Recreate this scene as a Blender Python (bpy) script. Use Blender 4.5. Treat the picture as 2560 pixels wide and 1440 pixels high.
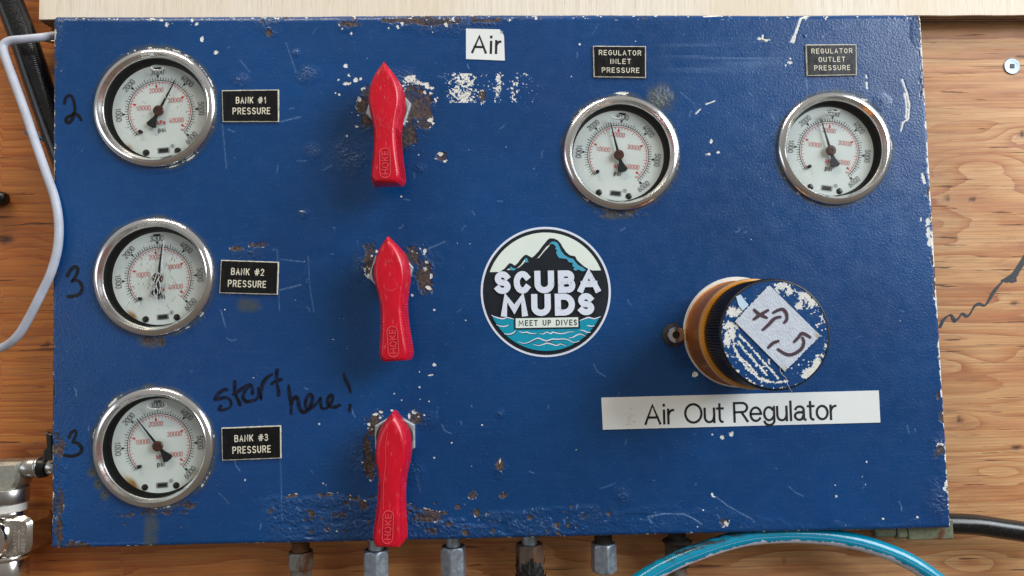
import bpy, math, random
import numpy as np
from mathutils import Vector, Matrix
R = math.radians
random.seed(7); rng = np.random.default_rng(11)
for o in list(bpy.data.objects): bpy.data.objects.remove(o)
scene = bpy.context.scene
COL = scene.collection

# ---------------------------------------------------------------- units and camera
# drawing units: 1 = 0.23 mm on the face of the panel; x right, y up, h out of the wall
S = 0.00023
F = 1776.0
CAM = np.array([-22.7747, -131.7398, 1763.4284])
ROT = (0.0508, -0.0272, -0.0165)
def rotm(a):
    rx, ry, rz = a
    cx, sx, cy, sy, cz, sz = math.cos(rx), math.sin(rx), math.cos(ry), math.sin(ry), math.cos(rz), math.sin(rz)
    return (np.array([[1,0,0],[0,cx,-sx],[0,sx,cx]]) @ np.array([[cy,0,sy],[0,1,0],[-sy,0,cy]])
            @ np.array([[cz,-sz,0],[sz,cz,0],[0,0,1]]))
M = rotm(ROT)
def U(u, v, h=0.0):
    """survey: a point read off the photograph (u, v) that lies h above the panel face -> drawing units"""
    u = np.asarray(u, float); v = np.asarray(v, float)
    d = np.stack([(u-1280)/F, -(v-720)/F, -np.ones_like(u)], -1) @ M.T
    t = (h-CAM[2])/d[..., 2]
    return CAM + d*t[..., None]
def W(p): return Vector((p[0]*S, -p[2]*S, p[1]*S))
def kscale(u, v, h=0.0):
    a = U(u-5, v, h); b = U(u+5, v, h); c = U(u, v-5, h); d = U(u, v+5, h)
    return float((np.linalg.norm(a-b)+np.linalg.norm(c-d))/20)

cam = bpy.data.cameras.new('camera'); camo = bpy.data.objects.new('camera', cam); COL.objects.link(camo)
A_ = np.array([[1,0,0],[0,0,-1],[0,1,0]], float)
RW = A_ @ M
mw = Matrix([list(RW[0])+[0], list(RW[1])+[0], list(RW[2])+[0], [0,0,0,1]])
camo.matrix_world = Matrix.Translation(W(CAM)) @ mw
cam.sensor_width = 36; cam.lens = F/2560*36; cam.clip_start = 0.01; cam.clip_end = 50
scene.camera = camo
scene.view_settings.view_transform = 'Standard'; scene.view_settings.look = 'None'
scene.view_settings.exposure = 0.0; scene.view_settings.gamma = 1
scene.render.resolution_x = 1024; scene.render.resolution_y = 576
scene.render.engine = 'CYCLES'

# ---------------------------------------------------------------- room light: dim warm workshop, daylight from an opening to the right
world = bpy.data.worlds.new('World'); scene.world = world; world.use_nodes = True
nt = world.node_tree; nt.nodes.clear()
wo = nt.nodes.new('ShaderNodeOutputWorld'); bg = nt.nodes.new('ShaderNodeBackground')
tc = nt.nodes.new('ShaderNodeTexCoord'); sx = nt.nodes.new('ShaderNodeSeparateXYZ'); cr = nt.nodes.new('ShaderNodeValToRGB')
mp = nt.nodes.new('ShaderNodeMapRange'); mp.inputs[1].default_value = -1; mp.inputs[2].default_value = 1
nt.links.new(tc.outputs['Generated'], sx.inputs[0]); nt.links.new(sx.outputs[2], mp.inputs[0]); nt.links.new(mp.outputs[0], cr.inputs[0])
nt.links.new(cr.outputs[0], bg.inputs[0]); nt.links.new(bg.outputs[0], wo.inputs[0])
e = cr.color_ramp.elements
e[0].position = 0.2; e[0].color = (.20,.16,.125,1); e[1].position = .8; e[1].color = (.50,.48,.46,1)
m_ = e.new(.5); m_.color = (.30,.275,.25,1)
bg.inputs[1].default_value = 0.72

def area(name, loc, target, sx_, sy_, power, color):
    l = bpy.data.lights.new(name, 'AREA'); l.shape = 'RECTANGLE'; l.size = sx_; l.size_y = sy_; l.energy = power; l.color = color
    o = bpy.data.objects.new(name, l); COL.objects.link(o); o.location = loc
    o.rotation_euler = (Vector(target)-Vector(loc)).to_track_quat('-Z', 'Z').to_euler()
    return o
area('daylight_opening', (1.60,-1.0,.86), (.05,0,0), 1.05, 1.15, 50, (.88,.94,1.0))
area('left_window', (-1.55,-1.0,.1), (0,0,0), .40, 1.2, 3.6, (.80,.88,1.0))
area('ceiling_lamp', (-.45,-.55,1.35), (-.1,0,0), .9, .07, 11.0, (1,.86,.68))

# ---------------------------------------------------------------- materials
def lin(c):
    return tuple((x/12.92 if x <= .04045 else ((x+.055)/1.055)**2.4) for x in [k/255 for k in c])+(1,)
class NT:
    def __init__(s, name):
        s.m = bpy.data.materials.new(name); s.m.use_nodes = True; s.t = s.m.node_tree
        s.b = s.t.nodes['Principled BSDF']; s.out = s.t.nodes['Material Output']
        s.co = None
    def n(s, typ, **kw):
        x = s.t.nodes.new('ShaderNode'+typ)
        for k, v in kw.items():
            if k.startswith('i_'):
                key = k[2:]; key = int(key) if key.isdigit() else key.replace('_', ' ')
                if isinstance(v, bpy.types.NodeSocket): s.t.links.new(v, x.inputs[key])
                else: x.inputs[key].default_value = v
            else: setattr(x, k, v)
        return x
    def obj(s, scale=(1,1,1), rot=(0,0,0), kind='Object'):
        t = s.n('TexCoord'); mp = s.n('Mapping'); s.t.links.new(t.outputs[kind], mp.inputs[0])
        mp.inputs['Scale'].default_value = scale; mp.inputs['Rotation'].default_value = rot
        return mp.outputs[0]
    def noise(s, vec, scale=5, detail=3, rough=.5, dist=0):
        x = s.n('TexNoise', i_Scale=scale, i_Detail=detail, i_Roughness=rough, i_Distortion=dist); s.t.links.new(vec, x.inputs['Vector']); return x.outputs['Fac']
    def ramp(s, fac, stops):
        x = s.n('ValToRGB'); s.t.links.new(fac, x.inputs[0]); el = x.color_ramp.elements
        while len(el) < len(stops): el.new(.5)
        for q, (p, c) in zip(el, stops):
            q.position = p; q.color = c if len(c) == 4 else tuple(c)+(1,)
        return x.outputs[0]
    def mr(s, v, a, b, c=0, d=1):
        x = s.n('MapRange'); s.t.links.new(v, x.inputs[0])
        for i, k in zip((1,2,3,4), (a,b,c,d)): x.inputs[i].default_value = k
        return x.outputs[0]
    def math(s, op, a, b=0.0):
        x = s.n('Math', operation=op)
        for i, k in ((0,a),(1,b)):
            if isinstance(k, bpy.types.NodeSocket): s.t.links.new(k, x.inputs[i])
            else: x.inputs[i].default_value = k
        return x.outputs[0]
    def mix(s, fac, a, b, mode='MIX'):
        x = s.n('Mix', data_type='RGBA', blend_type=mode)
        for i, k in ((0,fac),(6,a),(7,b)):
            if isinstance(k, bpy.types.NodeSocket): s.t.links.new(k, x.inputs[i])
            else: x.inputs[i].default_value = k
        return x.outputs[2]
    def attr(s, name):
        x = s.n('Attribute'); x.attribute_name = name; return x.outputs['Fac']
    def set(s, **kw):
        for k, v in kw.items():
            k = k.replace('_', ' ')
            if isinstance(v, bpy.types.NodeSocket): s.t.links.new(v, s.b.inputs[k])
            else: s.b.inputs[k].default_value = v
        return s
    def bump(s, hgt, strength=.5, dist=.001):
        x = s.n('Bump', i_Strength=strength, i_Distance=dist); s.t.links.new(hgt, x.inputs['Height'])
        s.t.links.new(x.outputs[0], s.b.inputs['Normal']); return s

def simple(name, col, rough=.5, metal=0, var=.15, vscale=40, bump=0, bscale=300, spec=.5, coat=0):
    k = NT(name); c = lin(col); v = k.obj(); n = k.noise(v, vscale, 4, .6)
    d = tuple(x*(1-var) for x in c[:3])+(1,); l = tuple(min(1,x*(1+var)) for x in c[:3])+(1,)
    k.set(Base_Color=k.ramp(n, [(.3,d),(.7,l)]), Roughness=k.mr(n, .3, .7, max(0,rough-.06), rough+.06), Metallic=metal)
    k.b.inputs['Specular IOR Level'].default_value = spec; k.b.inputs['Coat Weight'].default_value = coat; k.b.inputs['Coat Roughness'].default_value = .15
    if bump: k.bump(k.noise(v, bscale, 4, .6), bump, .0003)
    return k.m

# chipped blue enamel: fields carried by the mesh say where it is worn, fine noise breaks their edges
def paint_mat():
    k = NT('chipped_blue_enamel'); v = k.obj(kind='Object')
    fine = k.noise(v, 900, 4, .65); mid = k.noise(v, 120, 4, .6); big = k.noise(v, 9, 3, .5)
    fz = k.mr(fine, .3, .7, -.28, .28)
    bare = k.mr(k.math('ADD', k.attr('bare'), fz), 0, .06)
    white = k.mr(k.math('ADD', k.attr('white'), fz), 0, .06)
    scr = k.math('MULTIPLY', k.attr('scratch'), k.mr(fine, .35, .6, .25, 1))
    stain = k.math('MULTIPLY', k.attr('stain'), k.mr(mid, .3, .6, .4, 1))
    blue = k.mix(k.mr(big, .3, .7), lin((0,56,108)), lin((4,70,130)))
    blue = k.mix(k.mr(mid, .45, .8, 0, .22), blue, lin((24,70,128)))
    tone = k.noise(v, 5.5, 3, .55); blue = k.mix(k.mr(tone, .5, .7, 0, .55), blue, lin((26,60,116)))
    strk = k.noise(k.obj((25,1100,25)), 1, 3, .6)
    blue = k.mix(k.mr(strk, .55, .8, 0, .16), blue, lin((60,105,165)))
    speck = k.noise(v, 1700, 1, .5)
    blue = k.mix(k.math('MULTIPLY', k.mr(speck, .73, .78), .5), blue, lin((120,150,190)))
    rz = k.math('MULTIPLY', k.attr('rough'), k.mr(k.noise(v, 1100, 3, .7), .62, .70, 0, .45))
    blue = k.mix(rz, blue, lin((128,156,192)))  # pale blue glints painted into the rough zones, along worn paint edges
    rd_ = k.math('MULTIPLY', k.attr('rough'), k.mr(k.noise(v, 800, 3, .7), .40, .30, 0, .7)); blue = k.mix(rd_, blue, lin((14,28,54)))
    c = k.mix(scr, blue, lin((135,165,205)))
    c = k.mix(stain, c, lin((78,82,66)))
    rust = k.ramp(k.noise(v, 600, 5, .7), [(.3,lin((30,27,31))),(.48,lin((70,60,58))),(.6,lin((104,82,72))),(.68,lin((124,98,84))),(.78,lin((154,142,136)))])
    rust = k.mix(k.mr(k.noise(v, 160, 4, .65), .48, .6, 0, .8), rust, lin((30,46,76)))
    c = k.mix(bare, c, rust); c = k.mix(white, c, k.mix(mid, lin((240,240,232)), lin((208,210,206))))
    w = k.math('MAXIMUM', bare, white)
    rg = k.mix(w, k.mix(k.mr(mid,.3,.7), (.25,)*3+(1,), (.36,)*3+(1,)), (.8,)*3+(1,))
    k.set(Base_Color=c, Roughness=rg)
    k.b.inputs['Specular IOR Level'].default_value = .5
    # orange-peel relief
    peel = k.noise(v, 850, 2, .5, .4)
    h = k.math('ADD', k.math('MULTIPLY', peel, 1.0), k.math('MULTIPLY', k.math('MULTIPLY', w, fine), 2.0))
    h = k.math('ADD', h, k.math('MULTIPLY', k.math('MULTIPLY', k.attr('rough'), k.noise(v, 560, 5, .7)), 5.5))
    h = k.math('SUBTRACT', h, k.math('MULTIPLY', w, 1.1))
    k.bump(h, .46, .00035)
    return k.m
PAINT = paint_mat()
SIDE = simple('blue_enamel_side', (10,50,105), .4, 0, .3, 60, .3, 400)

def wood_mat():
    k = NT('fir_plywood'); v = k.obj()
    g = k.attr('grain')
    fn = k.noise(k.obj((8,220,1)), 1, 5, .65)
    g2 = k.math('ADD', g, k.math('MULTIPLY', fn, .42))
    fr = k.math('FRACT', g2)
    base = k.ramp(fr, [(0,lin((226,192,152))),(.5,lin((218,180,138))),(.72,lin((208,160,116))),(.91,lin((190,134,92))),(.965,lin((172,112,74))),(.985,lin((222,186,146)))])
    patch = k.noise(k.obj((7,40,1)), 1, 3, .5, .6)
    # the figure fades in and out along the sheet
    pv = k.noise(k.obj((11,16,1)), 1, 3, .55, .8)
    base = k.mix(k.mr(pv, .38, .58, .6, 0), base, lin((214,174,132)))
    base = k.mix(k.mr(patch, .5, .66, 0, .6), base, lin((194,128,88)))
    p2 = k.noise(k.obj((26,110,1)), 1, 4, .65, .5)
    base = k.mix(k.mr(p2, .56, .70, 0, .5), base, lin((166,106,70)))
    base = k.mix(k.mr(p2, .44, .30, 0, .45), base, lin((224,188,150)))
    # warm light painted in as an amber tint on the left, fading out rightwards
    xg = k.n('SeparateXYZ'); k.t.links.new(v, xg.inputs[0])
    base = k.mix(k.mr(xg.outputs[0], -.22, .20, .9, 0), base, k.mix(1.0, base, lin((244,196,116)), 'MULTIPLY'))
    fib = k.noise(k.obj((16,800,1)), 1, 5, .75)
    base = k.mix(1.0, base, lin((250,230,202)), 'MULTIPLY')
    base = k.mix(k.mr(fib, .42, .66, 0, .6), base, lin((132,88,62)))
    crk = k.noise(k.obj((20,360,1)), 1, 3, .55, .35)
    crm = k.mr(crk, .64, .68, 0, .75)
    base = k.mix(crm, base, lin((70,42,28)))
    dk = k.attr('knot')
    base = k.mix(k.math('MULTIPLY', dk, k.mr(k.noise(v, 250, 4, .7), .3, .55, .5, 1)), base, lin((70,44,32)))
    nick = k.mr(k.noise(k.obj((150,260,1)), 1, 3, .6), .74, .78, 0, .6)
    base = k.mix(nick, base, lin((110,66,44)))
    k.set(Base_Color=base, Roughness=k.mr(fn, .3, .7, .5, .68))
    h = k.math('ADD', k.math('MULTIPLY', fib, .7), k.math('MULTIPLY', crm, -1.6)); h = k.math('ADD', h, k.math('MULTIPLY', dk, -1.5))
    k.bump(k.math('SUBTRACT', h, nick), .5, .0005)
    return k.m
WOOD = wood_mat()
def veneer_mat():
    k = NT('pale_birch_veneer'); v = k.obj()
    f = k.noise(k.obj((300,14,260)), 1, 5, .7); f2 = k.noise(k.obj((1300,60,900)), 1, 2, .5); b = k.noise(k.obj((12,6,6)), 1, 3, .5, 1)
    c = k.ramp(f, [(.3,lin((224,212,192))),(.55,lin((240,230,212))),(.75,lin((246,239,226)))])
    c = k.mix(k.mr(f2, .58, .72, 0, .5), c, lin((176,150,122)))
    c = k.mix(k.mr(b, .45, .7, 0, .5), c, lin((226,206,172)))
    k.set(Base_Color=c, Roughness=.6).bump(f2, .4, .0003); return k.m
VENEER = veneer_mat()
PLY_D = simple('dark_ply_edge', (112,92,74), .8, 0, .3, 200, .5, 900)
PLY_L = simple('light_ply_edge', (176,156,130), .8, 0, .3, 200, .5, 900)

def chrome_mat(name, col=(205,202,198), rough=.12, wear=.5):
    k = NT(name); v = k.obj(); n = k.noise(v, 60, 4, .65); s = k.noise(v, 900, 3, .7)
    c = k.mix(k.mr(n, .45, .75, 0, wear), lin(col), lin((150,138,120)))
    k.set(Base_Color=c, Metallic=1.0, Roughness=k.mr(n, .35, .75, rough, rough+.16)); return k.m
CHROME = chrome_mat('polished_steel_bezel', (238,238,236), .11, .35)
STEEL = chrome_mat('satin_steel', (196,196,194), .25)
POLISH = chrome_mat('polished_valve_steel', (226,222,216), .07, .2)
def zinc_mat(name, a, b, rough=.45, metal=.75, rustamt=.0):
    k = NT(name); v = k.obj(); n = k.noise(v, 350, 5, .7); m = k.noise(v, 90, 4, .6)
    c = k.mix(n, lin(a), lin(b))
    if rustamt: c = k.mix(k.mr(m, .62-rustamt*.3, .72-rustamt*.2), c, lin((112,76,52)))
    k.set(Base_Color=c, Metallic=metal, Roughness=k.mr(n, .3, .7, rough-.1, rough+.12)).bump(n, .5, .0003); return k.m
ZINC = zinc_mat('galvanised_zinc', (110,122,136), (196,206,214))
ZINC_WORN = zinc_mat('worn_galvanised_zinc', (104,104,98), (168,168,160), .5, .6, .5)
ZINC_ROUGH = zinc_mat('sandblasted_plated_steel', (128,126,112), (206,204,190), .42, .85)
RUSTY = zinc_mat('rusty_thread_steel', (96,60,34), (160,112,70), .7, .3, .6)
DARKST = zinc_mat('blackened_steel', (38,35,32), (92,86,78), .55, .5, .2)
BROWNST = zinc_mat('brown_oxidised_steel', (62,50,44), (138,118,106), .55, .4, .4)
BRASS = zinc_mat('greenish_brass', (96,104,84), (158,160,132), .5, .5, .1)

def plastic(name, col, rough=.35, scr=None, bumps=.1, coat=0.0):
    k = NT(name); v = k.obj(); n = k.noise(v, 70, 4, .6); s = k.noise(k.obj((500,160,500)), 1, 3, .6)
    c = lin(col); d = tuple(x*.78 for x in c[:3])+(1,)
    cc = k.mix(k.mr(n, .3, .7), d, c)
    if scr: cc = k.mix(k.mr(s, .60, .72, 0, .6), cc, lin(scr))
    k.set(Base_Color=cc, Roughness=k.mr(s, .4, .7, rough, rough+.15)); k.b.inputs['Coat Weight'].default_value = coat; k.b.inputs['Coat Roughness'].default_value = .1
    k.bump(k.noise(v, 260, 3, .6), bumps, .0003); return k.m
RED = plastic('scuffed_red_vinyl', (210,10,40), .25, (226,90,100), .12)
RED_P = plastic('rubbed_red_vinyl', (232,72,84), .45)
BLACK_P = plastic('engraving_black', (8,8,12), .25, (30,32,42), .05)
PLATE_E = simple('plate_edge_core', (214,210,190), .5, 0, .3, 500)
ENGR = simple('engraved_cream', (226,222,200), .6, 0, .15, 500)
RUBBER = plastic('black_rubber', (14,16,18), .32, (46,48,50), .1)
DIALW = None
def dial_mat():
    k = NT('dial_white'); v = k.obj(); n = k.noise(v, 45, 3, .6)
    st = k.math('MULTIPLY', k.attr('stain'), k.mr(n, .3, .65, .3, 1.2))
    c = k.mix(k.mr(n, .3, .7), lin((226,232,230)), lin((214,220,216)))
    c = k.mix(st, c, k.mix(k.mr(n,.45,.65), lin((200,170,112)), lin((140,88,32)))); k.set(Base_Color=c, Roughness=.55); return k.m
DIALW = dial_mat()
INK = simple('black_print', (16,18,20), .5, 0, .1)
REDINK = simple('red_print', (206,44,52), .5, 0, .1)
NEEDLE = simple('needle_black', (12,14,18), .35, 0, .2)
HUB = simple('needle_hub_brown', (72,36,24), .4, .1, .4, 700)
def glass_mat():
    k = NT('gauge_glass'); t = k.t; t.nodes.remove(k.b)
    tr = k.n('BsdfTransparent'); tr.inputs[0].default_value = (.93,.95,.94,1); gl = k.n('BsdfGlossy'); gl.inputs['Roughness'].default_value = .04
    ge = k.n('NewGeometry'); dp = k.n('VectorMath', operation='DOT_PRODUCT'); t.links.new(ge.outputs['Normal'], dp.inputs[0]); t.links.new(ge.outputs['Incoming'], dp.inputs[1])
    c = k.math('SUBTRACT', 1.0, k.math('ABSOLUTE', dp.outputs['Value'])); fr = k.math('ADD', .035, k.math('MULTIPLY', k.math('POWER', c, 5.0), .96))
    mx = k.n('MixShader'); t.links.new(fr, mx.inputs[0])
    t.links.new(tr.outputs[0], mx.inputs[1]); t.links.new(gl.outputs[0], mx.inputs[2]); t.links.new(mx.outputs[0], k.out.inputs[0]); return k.m
GLASS = glass_mat()
def bubble_mat():
    k = NT('fluid_bubble_rim'); k.set(Base_Color=(.75,.77,.76,1), Roughness=.08, Alpha=.62); return k.m
BUBBLE = bubble_mat()
CRACK_L = simple('crack_bright', (205,212,214), .3, 0, .1); CRACK_D = simple('crack_dark', (70,78,80), .4, 0, .2)
LABEL = simple('white_label_vinyl', (232,237,236), .38, 0, .04, 30, .03, 500)
MARK = simple('black_marker_ink', (5,5,14), .28, 0, .6, 500)
def ink_worn():
    k = NT('worn_marker_ink'); v = k.obj(); n = k.noise(v, 350, 3, .6)
    k.set(Base_Color=k.mix(k.mr(n, .42, .72), lin((4,5,14)), lin((14,36,72))), Roughness=.3); return k.m
MARKW = ink_worn()
TAPEINK = simple('brownish_marker_ink', (66,42,54), .6, 0, .35, 900)
WHITE_ST = simple('sticker_lavender_white', (220,229,244), .3, 0, .05)
DARK_ST = simple('sticker_charcoal', (26,32,40), .32, 0, .1)
CREAM_ST = simple('sticker_cream', (224,236,228), .32, 0, .04)
TEAL1 = simple('sticker_sky_teal', (74,164,196), .32, 0, .06)
TEAL2 = simple('sticker_sea_teal', (14,150,178), .32, 0, .06)
CABLEW = plastic('white_cable_jacket', (196,202,216), .4, (160,160,165), .05)
TIE = plastic('blue_grey_cable_tie', (70,96,124), .3)
SCREWM = zinc_mat('zinc_screw', (110,126,142), (168,182,194), .4, .6)
GOLD = simple('bronze_anodised_shaded', (168,98,30), .4, .45, .15, 40)  # same anodised body as the amber band, its shade put into the brown
AMBER = simple('amber_anodised', (222,146,20), .3, .4, .15, 40)
PALER = simple('pale_rim', (206,160,104), .35, .5)
WHITEPL = simple('white_gasket', (214,214,206), .5, 0, .15, 200)
KNURL = plastic('black_knurled_aluminium', (16,16,16), .38, (70,66,60), .05)
def tape_mat():
    k = NT('grey_cloth_tape'); v = k.obj(rot=(0,0,R(-45)), kind='Object')
    w = k.noise(k.obj((1500,600,1), (0,0,R(28))), 1, 1, .4); f = k.noise(k.obj(), 200, 3, .6); e = k.attr('stain')
    c = k.mix(k.mr(f, .3, .7), lin((206,214,226)), lin((188,197,210)))
    c = k.mix(e, c, lin((176,168,140)))
    k.set(Base_Color=c, Roughness=.55).bump(w, .6, .0004); return k.m
TAPE = tape_mat()
def teal_hose():
    k = NT('teal_hose_with_paint'); v = k.obj(); a = k.attr('ang'); l = k.attr('len')
    n = k.noise(v, 260, 4, .65)
    base = k.mix(k.noise(v, 30, 2, .5), lin((0,128,160)), lin((0,148,182)))
    # white overspray band on the underside, thicker patches along it
    wv = k.noise(k.obj((60,60,60)), 1, 3, .6)
    edge = k.math('ADD', k.math('MULTIPLY', k.mr(n, .3, .7, -1, 1), .035), k.math('MULTIPLY', k.mr(wv, .3, .7, -1, 1), .03))
    band = k.math('ABSOLUTE', k.math('SUBTRACT', k.math('ADD', a, edge), .135))
    wm = k.mr(band, .062, .054)
    c = k.mix(wm, base, lin((206,214,232)))
    b2 = k.math('ABSOLUTE', k.math('SUBTRACT', k.math('ADD', a, edge), .80)); l2 = k.math('ABSOLUTE', k.math('SUBTRACT', l, .29))
    sc = k.math('MULTIPLY', k.mr(b2, .15, .07), k.mr(l2, .17, .10)); sc = k.math('MULTIPLY', sc, k.mr(k.noise(k.obj((70,400,400)),1,4,.7), .4, .56))
    c = k.mix(sc, c, lin((52,56,60)))
    k.set(Base_Color=c, Roughness=k.mr(n, .3, .7, .14, .24)).bump(k.math('ADD', k.math('MULTIPLY', wm, 1.5), k.math('MULTIPLY', n, .25)), .5, .0004); return k.m
TEALH = teal_hose()
def black_hose():
    k = NT('black_hose_rubber'); v = k.obj(); n = k.noise(k.obj((900,900,900)), 1, 4, .7); w = k.n('TexWave', wave_type='BANDS', bands_direction='X'); 
    l = k.attr('len'); s = k.math('SINE', k.math('MULTIPLY', l, 900.0))
    k.set(Base_Color=k.mix(k.mr(n,.5,.75,0,.6), lin((16,17,18)), lin((58,58,60))), Roughness=k.mr(n,.3,.7,.12,.28)).bump(k.math('ADD', s, n), .12, .0004); return k.m
BHOSE = black_hose()

# ---------------------------------------------------------------- mesh helpers
class MB:
    def __init__(s): s.v = []; s.f = []; s.lay = 0
    def add(s, vs, fs):
        n = len(s.v); s.v += [tuple(map(float, p)) for p in vs]; s.f += [tuple(i+n for i in f) for f in fs]; return s
    def poly(s, pts, h):
        a = sum(pts[i][0]*pts[(i+1) % len(pts)][1]-pts[(i+1) % len(pts)][0]*pts[i][1] for i in range(len(pts)))
        if a < 0: pts = pts[::-1]
        return s.add([(x,y,h) for x,y in pts], [tuple(range(len(pts)))])
    def rings(s, rings, cap0=True, cap1=True):
        n = len(rings[0]); vs = [p for r in rings for p in r]; fs = []
        for i in range(len(rings)-1):
            for j in range(n):
                k = (j+1) % n; fs.append((i*n+j, i*n+k, (i+1)*n+k, (i+1)*n+j))
        if cap0: fs.append(tuple(range(n))[::-1])
        if cap1: fs.append(tuple((len(rings)-1)*n+j for j in range(n)))
        return s.add(vs, fs)
    def prism(s, pts, h0, h1, bev=0):
        a = sum(pts[i][0]*pts[(i+1) % len(pts)][1]-pts[(i+1) % len(pts)][0]*pts[i][1] for i in range(len(pts)))
        if a < 0: pts = pts[::-1]
        rs = [[(x,y,h0) for x,y in pts]]
        if bev:
            rs.append([(x,y,h1-bev) for x,y in pts]); q = inset(pts, bev); rs.append([(x,y,h1) for x,y in q])
        else: rs.append([(x,y,h1) for x,y in pts])
        return s.rings(rs)
    def lathe(s, prof, n=64, c=(0,0), cap0=False, cap1=False):
        rs = [[(c[0]+r*math.cos(2*math.pi*j/n), c[1]+r*math.sin(2*math.pi*j/n), h) for j in range(n)] for r, h in prof]
        return s.rings(rs, cap0, cap1)
    def box(s, x0, x1, y0, y1, h0, h1, bev=0): return s.prism([(x0,y0),(x1,y0),(x1,y1),(x0,y1)], h0, h1, bev)
    def ribbon(s, pts, w, h, th=0, cap=True, wf=None):
        pts = dedupe(pts); n = len(pts)
        if n < 2: return s
        h = h + s.lay*.012; s.lay += 1
        closed = n > 3 and math.dist(pts[0], pts[-1]) < 1e-4
        if closed: pts = pts[:-1]; n -= 1
        L, Rr = [], []
        for i in range(n):
            if closed: a, b, c = pts[i-1], pts[i], pts[(i+1) % n]
            else: a, b, c = pts[max(0,i-1)], pts[i], pts[min(n-1,i+1)]
            d1 = norm2(b[0]-a[0], b[1]-a[1]) if a != b else None; d2 = norm2(c[0]-b[0], c[1]-b[1]) if c != b else None
            d1 = d1 or d2; d2 = d2 or d1
            t = norm2(d1[0]+d2[0], d1[1]+d2[1]) or d1
            co = max(.62, t[0]*d1[0]+t[1]*d1[1]); ww = w*(wf(i/(n-1)) if wf else 1)/2/co
            L.append((b[0]-t[1]*ww, b[1]+t[0]*ww)); Rr.append((b[0]+t[1]*ww, b[1]-t[0]*ww))
        if closed:
            L.append(L[0]); Rr.append(Rr[0])
        if cap and not closed:
            def arc(p, d, w_):
                a0 = math.atan2(d[1], d[0]); return [(p[0]+w_*math.cos(a0+t), p[1]+w_*math.sin(a0+t)) for t in (math.pi/2*.66, math.pi/2*.33, 0, -math.pi/2*.33, -math.pi/2*.66)]
            d0 = norm2(pts[0][0]-pts[1][0], pts[0][1]-pts[1][1]); d1 = norm2(pts[-1][0]-pts[-2][0], pts[-1][1]-pts[-2][1])
            w0 = w*(wf(0) if wf else 1)/2; w1 = w*(wf(1) if wf else 1)/2
            s.add([(x,y,h+th) for x,y in [Rr[0]]+arc(pts[0], d0, w0)+[L[0]]], [tuple(range(7))[::-1]])
            s.add([(x,y,h+th) for x,y in [L[-1]]+arc(pts[-1], d1, w1)+[Rr[-1]]], [tuple(range(7))[::-1]])
        m = len(L); vs = []; fs = []
        if th:
            for a, b in zip(L, Rr): vs += [(a[0],a[1],h),(a[0],a[1],h+th),(b[0],b[1],h+th),(b[0],b[1],h)]
            for i in range(m-1):
                for j in range(3): fs.append((i*4+j, i*4+j+1, i*4+5+j, i*4+4+j)[::-1])
            if not closed: fs += [(0,1,2,3), ((m-1)*4+3,(m-1)*4+2,(m-1)*4+1,(m-1)*4)]
        else:
            for a, b in zip(L, Rr): vs += [(a[0],a[1],h),(b[0],b[1],h)]
            for i in range(m-1): fs.append((i*2, i*2+1, i*2+3, i*2+2))
        return s.add(vs, fs)
    def tube(s, pts, r, n=20, caps=True):
        P = [np.array(p, float) for p in pts]; rs = []; up = None; s.tlen = len(P)
        for i, p in enumerate(P):
            t = P[min(i+1,len(P)-1)]-P[max(i-1,0)]; t /= np.linalg.norm(t)
            if up is None: up = np.array([0,0,1.]) if abs(t[2]) < .9 else np.array([0,1.,0])
            b = np.cross(t, up); b /= np.linalg.norm(b); up = np.cross(b, t)
            rr = r(i/(len(P)-1)) if callable(r) else r
            rs.append([tuple(p+rr*(math.cos(a)*up+math.sin(a)*b)) for a in [2*math.pi*j/n for j in range(n)]])
        return s.rings([q[::-1] for q in rs], caps, caps)
def norm2(x, y):
    l = math.hypot(x, y); return (x/l, y/l) if l > 1e-9 else None
def dedupe(p):
    o = [tuple(p[0])]
    for q in p[1:]:
        if math.dist(q, o[-1]) > 1e-3: o.append(tuple(q))
    return o
def inset(pts, d):
    n = len(pts); out = []
    for i in range(n):
        a, b, c = pts[i-1], pts[i], pts[(i+1) % n]
        d1 = norm2(b[0]-a[0], b[1]-a[1]); d2 = norm2(c[0]-b[0], c[1]-b[1]); n1 = (-d1[1], d1[0]); n2 = (-d2[1], d2[0])
        m = norm2(n1[0]+n2[0], n1[1]+n2[1]) or n1; co = max(.4, m[0]*n1[0]+m[1]*n1[1]); out.append((b[0]+m[0]*d/co, b[1]+m[1]*d/co))
    return out
def catmull(p, sub=6):
    p = [np.array(q, float) for q in p]; o = []
    for i in range(len(p)-1):
        a, b, c, d = p[max(i-1,0)], p[i], p[i+1], p[min(i+2,len(p)-1)]
        for k in range(sub):
            t = k/sub; o.append(tuple(.5*((2*b)+(c-a)*t+(2*a-5*b+4*c-d)*t*t+(3*b-a-3*c+d)*t**3)))
    o.append(tuple(p[-1])); return o
def mesh(name, mb, m, sharp=38, attrs=None):
    me = bpy.data.meshes.new(name); me.from_pydata([(x*S,y*S,z*S) for x,y,z in mb.v], [], mb.f); me.materials.append(m)
    me.polygons.foreach_set('use_smooth', [sharp > 0]*len(me.polygons)); me.update()
    if sharp > 0: me.set_sharp_from_angle(angle=R(sharp))
    for k, arr in (attrs or {}).items():
        a = me.attributes.new(k, 'FLOAT', 'POINT'); a.data.foreach_set('value', np.asarray(arr, np.float32).ravel())
    return me
def link(name, me, parent=None, loc=(0,0,0), rot=0, scale=1, label=None, kind=None):
    o = bpy.data.objects.new(name, me); COL.objects.link(o)
    if parent: o.parent = parent
    o.location = Vector(loc)*S; o.rotation_euler = (0,0,rot)
    o.scale = (scale,)*3 if not hasattr(scale, '__len__') else scale
    if label: o['label'] = label
    if kind: o['kind'] = kind
    return o
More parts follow.
